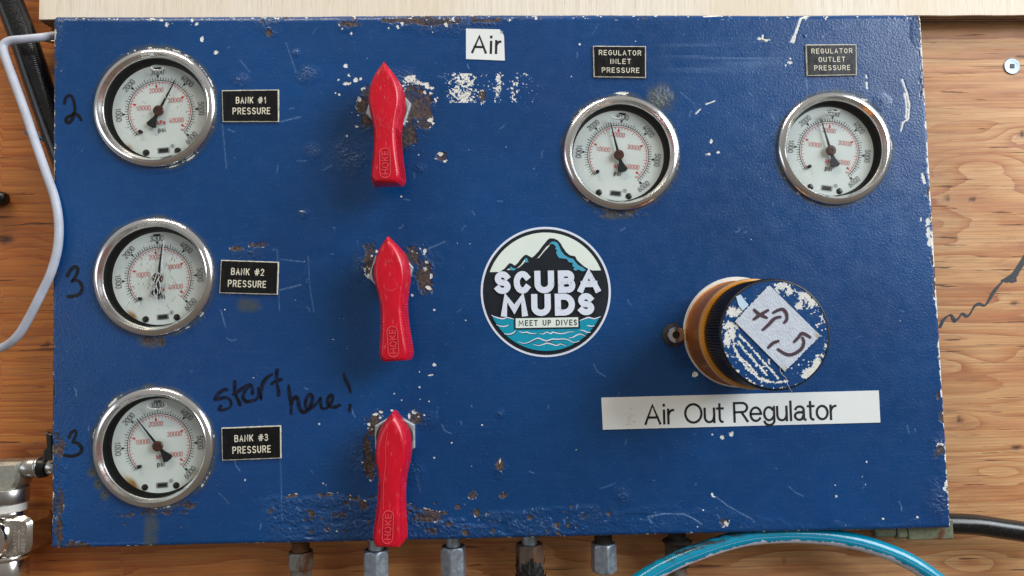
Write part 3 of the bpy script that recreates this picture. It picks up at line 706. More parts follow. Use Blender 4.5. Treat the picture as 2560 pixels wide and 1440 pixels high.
ST = [[(320,500),(270,500),(190,550),(135,620),(130,655),(200,650),(290,630),(360,660),(390,720),(370,790),(300,830),(220,840),(185,820),(215,775)],
      [(450,365),(450,450),(450,530),(480,620),(520,700),(540,755)], [(430,575),(520,520),(620,450),(700,415),(740,440),(745,500),(750,560)],
      [(720,430),(640,500),(595,590),(600,660),(660,700),(760,680),(830,640),(850,560),(845,480)], [(850,470),(870,560),(895,650),(890,560),(905,450),(950,350),(1010,280),(1080,240)],
      [(1165,165),(1155,260),(1160,380),(1185,500),(1190,590)], [(1075,400),(1110,370),(1180,340),(1240,325)],
      [(1360,430),(1370,560),(1390,680),(1400,780),(1400,900)], [(1395,760),(1430,660),(1490,620),(1520,700),(1540,800),(1590,870),(1640,870),(1700,820),(1745,720),(1755,620),(1715,575),(1660,640),(1640,740),(1665,820),(1740,810),(1820,740),(1870,680),(1895,640),(1900,720),(1910,800),(1960,820),(2020,790),(2080,710),(2100,620),(2070,585),(2020,650),(2020,740),(2080,785),(2150,790),(2210,760)],
      [(2285,235),(2320,340),(2370,440),(2400,540)], [(2395,760),(2390,800),(2385,860)]]
hand('handwritten_note', [[q(*p) for p in s] for s in ST], 7.6, MARKW, panel, PO, var=.2)['label'] = 'black marker words reading start here!'

# ================================================================ pressure gauges
def arc_pts(r, a0, a1, n=70): return [(r*math.cos(R(a0+(a1-a0)*i/n)), r*math.sin(R(a0+(a1-a0)*i/n))) for i in range(n+1)]
def rr(r, a): return (r*math.cos(R(a)), r*math.sin(R(a)))
HD = -17
def gauge_meshes():
    g = {}
    b = MB().lathe([(150,-3),(151.5,1),(151.7,3.5),(150.8,6.6),(148.4,9.4),(144.6,11.8),(140.6,13.3),(137.6,14.0),(136.6,15.0),(135.7,15.0),(135.1,14.0),(132.4,9.8),(129.6,5.8),(128,2.6),(127.6,1)], 128)
    g['bezel'] = mesh('bezel', b, CHROME, 25)
    l = MB().lathe([(128.5,1.6),(127.2,1.4),(127,-8),(127,HD-1)], 96); l.poly(arc_pts(127,0,350,71), HD-1)
    g['case_liner'] = mesh('case_liner', l, RUBBER, 40)
    g['glass'] = mesh('glass', MB().lathe([(127.8,3.0),(60,3.6),(.01,3.7)], 64), GLASS, 60)
    # dial with two cut-outs at the bottom and one slot at the top
    pr = INK; bk = MB(); rd = MB(); h = HD+.55+.4
    bk.ribbon(arc_pts(80.5,225,-45), 1.5, h, 0, False); rd.ribbon(arc_pts(76.3,225,-45), 1.3, h, 0, False)
    for i in range(61):
        a = 225-270*i/60
        if i % 10 == 0:
            if i: bk.ribbon([rr(81,a),rr(90,a)], 1.2, h, 0, False); bk.ribbon([rr(89.5,a),rr(96,a)], 4.8, h, 0, False)
        else: bk.ribbon([rr(81,a),rr(92 if i % 5 == 0 else 88.5,a)], 1.25, h, 0, False)
    for i in range(42):
        a = 225-270*(i*1000)/41370
        if i % 10 == 0:
            if i: rd.ribbon([rr(76,a),rr(69.5,a)], 1.1, h, 0, False); rd.ribbon([rr(69.8,a),rr(63.5,a)], 4.6, h, 0, False)
        else: rd.ribbon([rr(76,a),rr(67.5 if i % 5 == 0 else 70.8,a)], 1.0, h, 0, False)
    rd.ribbon([rr(76,-45),rr(69,-45)], 1.0, h, 0, False)
    for s, a, t, r in (('1000',180,-90,104),('2000',135,45,104),('3000',90,0,103.5),('4000',45,-45,104),('5000',0,-90,103.5),('6000',-45,45,104.5)):
        text(bk, s, rr(r,a), 34, 14.6, 1.35, h, R(t), {'1':.36}, .15, dflt=.50)
    for s, c in (('10000',(-41,13)),('20000',(-6,56)),('30000',(40,27)),('40000',(40,-25))): text(rd, s, c, 36, 12.4, 1.05, h, 0, {'1':.36}, .15, dflt=.50)
    text(rd, 'kPa', (2,-28), 20, 11.5, 1.5, h, 0, {'k':.45,'P':.45,'a':.5}, .2)
    text(bk, 'psi', (2,-47), 18, 12.5, 1.7, h, 0, {'p':.46,'s':.42,'i':.05}, .24)
    bk.ribbon([(-11,-106),(17,-106),(17,-94),(-11,-94),(-11,-106)], 1.1, h, 0, False); bk.ribbon([(-9,-100),(15,-100)], 9, h, 0, False)
    wk = MB(); text(wk, 'WIKA', (3,-100), 20, 6.6, 1.5, h+.5, 0, {'I':.1,'W':.7,'K':.5,'A':.6}, .12, capd=False); g['maker_mark'] = mesh('maker_mark', wk, DIALW, 0)
    bk.ribbon(A(26,-91,4.6,4.6,0,360), .8, h, 0, False); text(bk, 'R', (26,-91), 3.6, 5, .8, h)
    g['black_print'] = mesh('black_print', bk, INK, 0); g['red_print'] = mesh('red_print', rd, REDINK, 0)
    g['dial_screw'] = mesh('dial_screw', MB().lathe([(8.2,HD-1),(8.2,HD+1.6),(7,HD+2.4),(.01,HD+2.6)], 24), RUBBER, 40)
    g['stop_pin'] = mesh('stop_pin', MB().lathe([(4.6,0),(4.6,8),(3.8,9),(.01,9.3)], 16), NEEDLE, 40)
    n = MB(); n.prism([(-3.6,6),(-1.0,84),(0,93),(1.0,84),(3.6,6)][::-1], -.6, .6, .3); n.prism([(-3.2,-6),(3.2,-6),(5.5,-20),(14,-41),(7,-46),(-7,-46),(-14,-41),(-5.5,-20)], -.6, .8, .4)
    g['needle'] = mesh('needle', n, NEEDLE, 30)
    g['needle_hub'] = mesh('needle_hub', MB().lathe([(13.4,0),(13.4,3),(12,4.4),(5,4.8),(4.4,3.6),(.01,3.6)], 32), HUB, 40)
    return g
GM = gauge_meshes()
def dial_mesh(stains):
    n = 96; nr = 26; V = [(0,0,HD+.5)]; Fs = []
    for i in range(1, nr+1):
        for j in range(n): V.append((120*i/nr*math.cos(2*math.pi*j/n), 120*i/nr*math.sin(2*math.pi*j/n), HD+.5))
    for j in range(n): Fs.append((0, 1+j, 1+(j+1) % n))
    for i in range(nr-1):
        for j in range(n): k = (j+1) % n; Fs.append((1+i*n+j, 1+(i+1)*n+j, 1+(i+1)*n+k, 1+i*n+k))
    mb = MB(); mb.add(V, Fs); x = np.array([v[0] for v in V]); y = np.array([v[1] for v in V]); s = np.full(len(V), -9.)
    for k in stains: f_blob(s, x, y, *k)
    s = np.clip((s+.25*fbm(x/14+9,y/14+9,7,3))*1.6, 0, 1); return mesh('dial', mb, DIALW, 60, {'stain':s})
INFO = [
 ('pressure gauge with its needle past 3500, beside the BANK #1 plate', 63, 4.0, [(-84,-84,12,6,-.7)], (404,283)),
 ('pressure gauge with cracked glass, beside the BANK #2 plate', 84, 4.0, [(-76,-88,26,8,-.8)], (402,697)),
 ('pressure gauge with brown stains low on its dial, beside the BANK #3 plate', 128, 3.2, [(-76,-88,44,12,-.85),(84,-84,26,9,.8)], (402,1113)),
 ('pressure gauge below the REGULATOR INLET PRESSURE plate', 103, -7.0, [(-300,0,1,1)], (1545.5,389.5)),
 ('pressure gauge below the REGULATOR OUTLET PRESSURE plate', 104.8, -8.0, [(-300,0,1,1)], (2069,381)),
]
for (gx, gy, gr), (lab, na, tw, stn, dc) in zip(GAUGES, INFO):
    g = thing('pressure_gauge', lab, 'pressure gauge', gx, gy, 0, group='liquid filled pressure gauges set in the blue panel', k=kscale(gx,gy)*gr/152.5)
    link('bezel', GM['bezel'], g); link('glass', GM['glass'], g); link('case_liner', GM['case_liner'], g)
    sc_ = g.scale[0]; fc = U(dc[0], dc[1], HD*sc_); off = (fc-U(gx,gy,0))/sc_; ox, oy = float(off[0]), float(off[1])
    lim = 6; L_ = math.hypot(ox,oy)
    if L_ > lim: ox, oy = ox*lim/L_, oy*lim/L_
    d = link('dial', dial_mesh(stn), g, (ox,oy,0), R(tw))
    link('black_print', GM['black_print'], d); link('red_print', GM['red_print'], d); link('maker_mark', GM['maker_mark'], d)
    for a in (-112,-70): p = rr(110.5,a); link('dial_screw', GM['dial_screw'], d, (p[0],p[1],0))
    p = rr(70.5,224); link('stop_pin', GM['stop_pin'], d, (p[0],p[1],HD+.6))
    mb = MB().ribbon([(-7,112),(7,112)], 6, HD+1.2); part('slot', mb, NEEDLE, d, 0)
    link('needle', GM['needle'], g, (ox,oy,HD+8), R(na-90)); link('needle_hub', GM['needle_hub'], g, (ox,oy,HD+8.4))
    i = GAUGES.index((gx,gy,gr))
    def ringb(cx, cy, rx, ry, h=3.4, w=3.0):
        mb = MB(); P = [(cx+rx*math.cos(t*2*math.pi/40), cy+ry*math.sin(t*2*math.pi/40), h) for t in range(41)]; mb.tube(P, lambda t: w*(.55+.45*math.sin(t*2*math.pi+3.6)), 8, False)
        return part('air_bubble', mb, BUBBLE, g, 60)
    if i == 0: ringb(4,103,15,7,1)
    if i == 2: ringb(6,105,25,9.5,1,2.6)
    if i == 3: ringb(-8,96,15,6,1); 
    if i == 4:
        for k in range(5): ringb(2+random.uniform(-16,16), 98+random.uniform(-4,5), 9+random.random()*6, 3+random.random()*2, 1, 1.8)
    if i in (0, 1):
        ml, md = MB(), MB(); rs = random.Random(5+i)
        ncr = 170 if i == 1 else 26
        for k in range(ncr):
            a = rs.gauss(0, 42)-8; b = rs.gauss(0, 44)-6
            if math.hypot(a,b) > 95: continue
            an = R(rs.gauss(80,18)); L = rs.uniform(3,13 if i == 1 else 9)
            P = [(a,b),(a+L*.5*math.cos(an)+rs.uniform(-1,1), b+L*.5*math.sin(an)),(a+L*math.cos(an+.2), b+L*math.sin(an+.2))]
            (md if rs.random() < (.5 if i == 1 else .62) else ml).ribbon(P, rs.uniform(.5,1.6), 4.6, 0, False, lambda t: 1.2-abs(2*t-1))
        if i == 1:
            for P in ([(26,92),(24,60),(22,40),(24,22),(19,4),(12,-6),(8,-22),(12,-38),(9,-52),(11,-70)],[(19,4),(10,10),(4,-8),(-2,-18)],[(24,22),(20,30),(24,50)],[(12,-6),(18,-22),(16,-44)],[(8,-22),(2,-34),(4,-50)]): ml.ribbon(catmull(P,4), 1.9, 5.0, 0, False, lambda t: 1.1-.5*math.sin(t*17)**2)
            for P in ([(40,40),(46,20),(40,6),(54,-12),(62,-30),(72,-42),(86,-60)],[(34,-72),(50,-96)],[(-30,-60),(-36,-88)],[(30,80),(44,62),(58,70)],[(-58,-62),(-70,-80)],[(52,70),(44,40)]): md.ribbon(catmull(P,4), 1.1, 5.0, 0, False, lambda t: 1.1-.9*math.sin(t*23)**2)
            for P in ([(-10,-66),(-14,-100)],[(2,-66),(2,-104)],[(24,-70),(22,-98)],[(-40,-66),(-34,-90)]): ml.ribbon(P, .9, 5.0, 0, False)
        part('bright_crack', ml, CRACK_L, g, 0); part('dark_crack', md, CRACK_D, g, 0)

# ================================================================ valves with red lever handles
NU = 56
def halfw(t):
    xs = [0,.02,.05,.10,.16,.23,.30,.37,.44,.50,.57,.64,.72,.80,.88,.94,.975,1]
    ys = [.004,.018,.040,.073,.100,.119,.125,.119,.103,.092,.084,.084,.089,.096,.106,.112,.108,.090]
    return float(np.interp(t, xs, ys))
LH = 300.
def outline(sc, o=0):
    ts = [0,.008,.02,.035,.05,.075]+[.10+.0275*i for i in range(31)]+[.95,.965,.98,.99,.996,1]
    Rr = []; 
    for t in ts:
        w = halfw(t)*LH
        Rr.append((max(.6, w*sc-o), -t*LH))
    return ts, Rr
def handle_mesh():
    lv = [(44,-6,.0),(45,-8,0),(66,-5.5,0),(88,-1.8,0),(95,.6,.6),(99,2.4,1.6),(101.6,4.6,3),(103,6.8,4.5),(103.5,9.5,8)]
    rings = []
    for h, o, ey in lv:
        ts, Rr = outline(1, o); pts = []
        y0 = -(o*1.7 if o > 0 else 0); y1 = -LH+ (o*.8 if o > 0 else 0)
        f = lambda y: y0+(y/-LH)*(y1-y0)
        dome = 1.2
        r = [(x, f(y)) for x, y in Rr]; l = [(-x, f(y)) for x, y in Rr][::-1]
        if o < 0:
            r = [(max(.6, x+o+(-o)*min(1,(-y/LH+.005)/.14)), y) for x, y in r]; l = [(-x, y) for x, y in r][::-1]
        rings.append([(x,y,h) for x,y in r+l])
    mb = MB(); mb.rings([q[::-1] for q in rings], True, True); return mesh('lever_handle', mb, RED, 50)
HM = handle_mesh()
def ribs_mesh():
    mb = MB()
    for sd in (1,-1):
        for i in range(19):
            t = .555+i*.0212; w = halfw(t)*LH-1; y = -t*LH
            P = [(sd*(w-6),52),(sd*(w+11),52),(sd*(w+3.6),94),(sd*(w-6),93)]
            V = [(x,y-1.7,z) for x,z in P]+[(x+(-1.6*sd if a in (1,2) else 0),y+2.4,z) for a,(x,z) in enumerate(P)]
            mb.add(V, [(0,1,2,3),(7,6,5,4),(1,5,6,2),(2,6,7,3),(0,4,5,1)])
    return mesh('grip_ridges', mb, RED, 30)
RIB = ribs_mesh()
def hoke():
    mb = MB(); cy = -.845*LH; hw, hh = 12.5, 36; P = [(hw,cy-hh+hw),(hw,cy+hh-hw)]+A(0,cy+hh-hw,hw,hw,10,180)+[(-hw,cy-hh+hw)]+A(0,cy-hh+hw,hw,hw,190,360)
    mb.ribbon(P, 2.2, 103.9, 1.2, False); text(mb, 'HOKE', (0,cy), 56, 16, 2.1, 103.8, R(90), {'O':.66,'H':.55,'K':.5,'E':.4}, .16, th=1.1, capd=False); return mesh('raised_lettering', mb, RED_P, 40)
HK = hoke()
def hexp(r, a0=0): return [(r*math.cos(R(a0+60*i)), r*math.sin(R(a0+60*i))) for i in range(6)]
NUTM = zinc_mat('bright_zinc_nut', (176,186,196), (226,230,234), .35, .55)
VNUT = mesh('hex_nut', MB().prism(hexp(1), 0, 1), STEEL)
VALVES = [(973,275,(960,155),(965.5,458),12,'red lever valve nearest the top, beside the large rust-edged bare patch'),
          (979,682,(969,590),(986.5,903),12,'red lever valve midway down the panel, a faint oval scuff on its handle'),
          (989,1090,(982,1030),(969,1368),30,'lowest red lever valve, its handle hanging past the panel edge')]
for i, (nu, nv, tip, tail, na, lab) in enumerate(VALVES):
    t = thing('lever_valve', lab, 'valve', nu, nv, 0, group='red lever ball valves on the blue panel')
    f = frame_fn(nu, nv, 0)
    part('hex_nut', MB().prism(hexp(57, na), -1, 15, 2.5), NUTM, t, 30)
    part('washer', MB().lathe([(46,14),(46,19),(44.5,20.4),(38,20.4)], 48), DARKST, t, 40)
    part('valve_stem', MB().lathe([(40,14),(40,27),(38,29),(30,29.5),(30,50),(.01,50)], 48), NUTM, t, 40)
    a = f(tip[0], tip[1], 92.); b = f(tail[0], tail[1], 92.)
    dx, dy = b[0]-a[0], b[1]-a[1]; L = math.hypot(dx,dy); rot = math.atan2(dx, -dy)
    ky = L/LH; h = link('lever_handle', HM, t, (a[0],a[1],0), rot, (.98,ky,1))
    link('grip_ridges', RIB, h); link('raised_lettering', HK, h)
    mb = MB(); rs = random.Random(i)
    if i == 0:
        for k in range(26):
            y = -rs.uniform(.12,.66)*LH; x = rs.uniform(-.7,.7)*halfw(-y/LH)*LH; L2 = rs.uniform(4,16); an = R(rs.gauss(95,22)); mb.ribbon([(x,y),(x+L2*math.cos(an),y+L2*math.sin(an))], rs.uniform(.5,1.1), 104.5, 0, False)
    if i == 1:
        mb.ribbon(A(2,-121,16,11,150,400), 1.2, 104.5, 0, False)
        for k in range(5): mb.ribbon([(-8+k*4,-56-2*(k % 2)),(-7+k*4,-66)], 1.1, 104.5, 0, False)
    if i == 2: mb.ribbon(catmull([(-10,-45),(-13,-80),(-11,-110),(-14,-160),(-12,-215)],6), 1.4, 104.5, 0, False)
    part('scuff_marks', mb, RED_P, h, 0)

# ================================================================ engraved nameplates
def quad_thing(name, label, cat, qd, group=None, h=0):
    cu = sum(p[0] for p in qd)/4; cv = sum(p[1] for p in qd)/4
    a = U(*qd[0], h); b = U(*qd[1], h); c = U(*qd[3], h); d_ = U(*qd[2], h); rot = math.atan2((b-a)[1]+(d_-c)[1], (b-a)[0]+(d_-c)[0])
    t = thing(name, label, cat, cu, cv, h, rot, group); f = frame_fn(cu, cv, h, rot); return t, f, [f(*p) for p in qd]
def rag(qd, step=6, amp=.5):
    o = []
    for i in range(4):
        a, b = qd[i], qd[(i+1) % 4]; n = max(2, int(math.dist(a,b)/step))
        for k in range(n): o.append((a[0]+(b[0]-a[0])*k/n+(random.uniform(-amp,amp) if k else 0), a[1]+(b[1]-a[1])*k/n+(random.uniform(-amp,amp) if k else 0)))
    return o
PL = [([(556,227),(698,225),(698,306),(558,306)], [('BANK #1',592,668,252,17),('PRESSURE',584,677,279,17)], 'black engraved plate reading BANK #1 PRESSURE, right of the topmost left gauge'),
      ([(554,650),(698,655),(695,737),(550,733)], [('BANK #2',580,662,680,17.5),('PRESSURE',572,667,710,17.5)], 'black engraved plate reading BANK #2 PRESSURE, flaking paint above it'),
      ([(555,1069),(703,1063),(704,1145),(557,1151)], [('BANK #3',588,672,1094,17.5),('PRESSURE',583,679,1123,18)], 'black engraved plate reading BANK #3 PRESSURE, under the handwritten words start here'),
      ([(1482,116),(1614,117),(1614,196),(1484,194)], [('REGULATOR',1496.5,1601.5,134,13),('INLET',1525,1576,155.5,13),('PRESSURE',1504,1597,177.5,13)], 'black engraved plate reading REGULATOR INLET PRESSURE'),
      ([(2013,113),(2139,112),(2140,189),(2016,191)], [('REGULATOR',2026,2128,129.5,12.5),('OUTLET',2044,2110,150.5,12.5),('PRESSURE',2033,2122.5,171.5,12.5)], 'black engraved plate reading REGULATOR OUTLET PRESSURE')]
for qd, lines, lab in PL:
    t, f, Q = quad_thing('nameplate', lab, 'nameplate', qd, 'engraved plates on the blue panel')
    part('backing', MB().prism(rag(Q,8,.3), -1, 4.0, .4), PLATE_E, t, 30)
    c = (0,0); In = [(p[0]*(1-2.2/abs(p[0])), p[1]*(1-2.4/abs(p[1]))) for p in Q]
    part('black_face', MB().prism(rag(In,7,.25), 3.9, 5.2, .3), BLACK_P, t, 30)
    mb = MB()
    for s, u0, u1, v, cap in lines:
        p = f((u0+u1)/2, v); text(mb, s, p, u1-u0, cap, cap*.135, 5.45, 0, None, .26)
    part('engraved_lettering', mb, ENGR, t, 0)

# ================================================================ printed labels
t, f, Q = quad_thing('label_sticker', 'small square white sticker reading Air, its top right corner torn', 'label', [(1165,72),(1261,75),(1262,152),(1165,148)], 'printed white labels on the blue panel')
Qc = [Q[0], (Q[1][0]-12, Q[1][1]+.5), (Q[1][0]-7, Q[1][1]-6), (Q[1][0]-3,Q[1][1]-10), (Q[1][0]-.5, Q[1][1]-17), Q[2], Q[3]]
part('backing', MB().prism(Qc, .2, 1.5), LABEL, t, 30)
mb = MB(); text(mb, 'Air', f(1216.5,112), 75, 46, 5.8, 1.8, R(0), {'A':.86,'i':.1,'r':.28}, .16, capd=False); part('printed_lettering', mb, INK, t, 0)
mb = MB()
for k in range(7):
    a = R(20+k*24); p = (Q[1][0]-7, Q[1][1]-9); mb.add([(p[0]-1,p[1]-1,1.5),(p[0]+1.2,p[1]-.5,1.5),(p[0]+(5+2*(k % 3))*math.cos(a),p[1]+(5+2*(k % 2))*math.sin(a),4+k % 3)], [(0,1,2)])
part('torn_corner', mb, LABEL, t, 0)
t, f, Q = quad_thing('label_sticker', 'long white sticker reading Air Out Regulator under the round knob', 'label', [(1503,994),(2196,976),(2200,1056),(1507,1074)], 'printed white labels on the blue panel')
part('backing', MB().prism(rag(Q,40,.15), .2, 1.8), LABEL, t, 30)
mb = MB(); text(mb, 'Air Out Regulator', f(1852,1030), 486, 51, 5.7, 2.1, 0, HELV, .07, capd=False); part('printed_lettering', mb, INK, t, 0)
mb = MB()
for k in range(34):
    a, b = random.gauss(1575,7), random.gauss(1048,12); p = f(a,b)
    if p[1] > -34: mb.poly([(p[0]+r_*random.uniform(.5,1)*math.cos(j*1.05), p[1]+r_*random.uniform(.5,1)*math.sin(j*1.05)) for r_ in [random.uniform(.8,2.2)] for j in range(6)], 2.0+k*.006)
part('dirt_smudge', mb, simple('smudge_grime', (206,206,186), .6), t, 0)

# ================================================================ round club sticker
def logo():
    k = 3.7895; t = thing('round_sticker', 'round charcoal and teal sticker with mountain, waves and words SCUBA MUDS', 'sticker', 1364.7, 729.3)
    L = lambda pts: [((x-700)/k, -(y-717)/k) for x, y in pts]
    circ = lambda r, n=128: [(700+r*math.cos(2*math.pi*i/n), 717+r*math.sin(2*math.pi*i/n)) for i in range(n)]
    part('backing', MB().prism(L(circ(616)), .2, 1.4), WHITE_ST, t, 30)
    H = [1.6]
    def sh(name, pts, m, dh=.25):
        H[0] += dh; return part(name, MB().poly(L(pts), H[0]), m, t, 0)
    sh('printed_disc', circ(595), DARK_ST)
    cut = [(700+562*math.cos(R(a)), 717+562*math.sin(R(a))) for a in np.linspace(-159.8,-20.2,60)]
    sh('printed_sky', cut, CREAM_ST)
    sh('printed_mountain', [(268,522),(315,490),(345,455),(362,440),(385,447),(410,465),(440,440),(470,400),(500,370),(520,362),(545,375),(572,392),(600,372),(640,330),(672,288),(700,255),(728,222),(752,210),(790,214),(825,232),(850,262),(870,300),(900,345),(935,375),(985,385),(1000,420),(1030,450),(1070,485),(1112,510),(1150,524),(1150,540),(268,540)], DARK_ST)
    sh('printed_ridge', [(605,404),(625,398),(655,365),(690,320),(715,290),(752,266),(722,305),(700,325),(668,362),(640,395)], CREAM_ST)
    sh('printed_ridge', [(425,495),(470,455),(505,405),(512,420),(490,450),(455,480)], CREAM_ST)
    sh('printed_ridge', [(335,505),(352,492),(368,500),(358,508)], CREAM_ST)
    sh('printed_snow', [(508,402),(520,392),(532,405),(534,422),(542,434),(505,440),(512,425)], TEAL1)
    sh('printed_snow', [(362,488),(375,474),(392,490),(425,494),(400,512),(372,508)], TEAL1)
    sh('printed_snow', [(740,262),(765,245),(795,243),(820,258),(835,290),(852,335),(885,375),(925,400),(965,412),(985,440),(1010,470),(1050,490),(1085,520),(1050,530),(1010,512),(985,524),(962,510),(975,490),(955,480),(960,450),(920,440),(905,412),(870,405),(830,400),(815,378),(802,345),(815,330),(795,312),(805,295),(780,268)], TEAL1)
    sea_top = [(184,932),(225,950),(285,965),(330,955),(395,975),(395,1066),(1012,1066),(1012,998),(1060,980),(1100,968),(1150,985),(1210,962)]
    low = [(700+558*math.cos(R(a)), 717+558*math.sin(R(a))) for a in np.linspace(26,154,60)]
    sh('printed_sea', sea_top+low[1:-1], TEAL2)
    def st(name, lines, w, m, cap=True):
        H[0] += .25; mb = MB()
        for p in lines: mb.ribbon([tuple(q) for q in catmull(L(p),5)], w/k, H[0], 0, cap, lambda s: .45+.75*math.sin(math.pi*min(.97,max(.03,s))))
        return part(name, mb, m, t, 0)
    wv = [[(430,1185),(480,1200),(530,1190),(580,1165),(620,1155),(660,1170),(700,1180),(750,1165),(800,1168),(850,1165),(900,1175),(950,1200),(1005,1188)],
          [(572,1210),(620,1222),(665,1212),(700,1202),(745,1212),(790,1225),(830,1212),(878,1228)], [(440,1088),(480,1100),(510,1095),(545,1108),(600,1112)], [(635,1105),(665,1115),(700,1098),(735,1112),(760,1100),(810,1112),(860,1112),(910,1100),(955,1098)],
          [(1012,1084),(1050,1092),(1080,1106),(1112,1108)], [(908,1155),(945,1150),(980,1132),(1020,1122),(1062,1142)], [(300,1108),(345,1112),(385,1100),(408,1078)], [(228,1020),(270,1035),(310,1036),(342,1022)], [(1080,1042),(1110,1050),(1150,1048)]]
    st('printed_wave_shadow', [[(x+6,y+(-5 if j % 2 else 6)) for x,y in p] for j, p in enumerate(wv)], 10, DARK_ST); st('printed_wave', wv, 9.5, WHITE_ST)
    for cr_ in ([(184,932),(225,950),(285,965),(330,955),(395,972)], [(1012,996),(1060,978),(1100,968),(1150,980),(1210,962)]): st('printed_wave_crest', [cr_], 11, WHITE_ST)
    sh('printed_box', [(394,955),(1013,955),(1013,1068),(394,1068)], DARK_ST); sh('printed_box_face', [(408,964),(998,964),(998,1055),(408,1055)], CREAM_ST)
    H[0] += .25; mb = MB(); text(mb, 'MEET UP DIVES', L([(710,1010)])[0], 550/k, 54/k, 8.5/k, H[0], R(-.3), {'M':.78,'E':.42,'T':.5,'U':.5,'P':.42,'D':.55,'I':.06,'V':.62,'S':.4,' ':.28}, .24, capd=False); part('printed_small_words', mb, DARK_ST, t, 0)
    mb = MB(); w = 58/k
    def big(s, x0, x1, y0, y1, wd): text(mb, s, L([((x0+x1)/2,(y0+y1)/2)])[0], (x1-x0)/k, (y1-y0)/k, w, H[0], 0, wd, .06, capd=False)
    H[0] += .25
    for ch, x0, x1 in (('S',215,366),('C',396,557),('U',592,778),('B',814,978),('A',1003,1213)): big(ch, x0, x1, 519, 732, {ch:.5})
    for ch, x0, x1 in (('M',273,523),('U',558,742),('D',780,970),('S',998,1152)): big(ch, x0, x1, 738, 946, {ch:.5})
    part('printed_big_words', mb, WHITE_ST, t, 0)
    mb = MB(); rs = random.Random(3); H[0] += .4
    for cx, cy, sxx, syy, n in ((340,810,22,60,22),(460,830,22,50,22),(1115,600,60,60,34),(880,650,55,30,26),(850,870,50,40,24),(450,670,50,30,20),(1120,890,30,40,12),(650,650,60,50,16),(300,640,40,50,12),(620,850,70,40,14)):
        for _ in range(n):
            x, y = rs.gauss(cx,sxx), rs.gauss(cy,syy); r = rs.uniform(1.2,3.4); mb.poly(L([(x+r*rs.uniform(.6,1.6)*math.cos(j), y+r*rs.uniform(.5,1)*math.sin(j)) for j in (0,1.2,2.4,3.6,4.8)]), H[0])
    part('printed_speckle', mb, DARK_ST, t, 0)
logo()

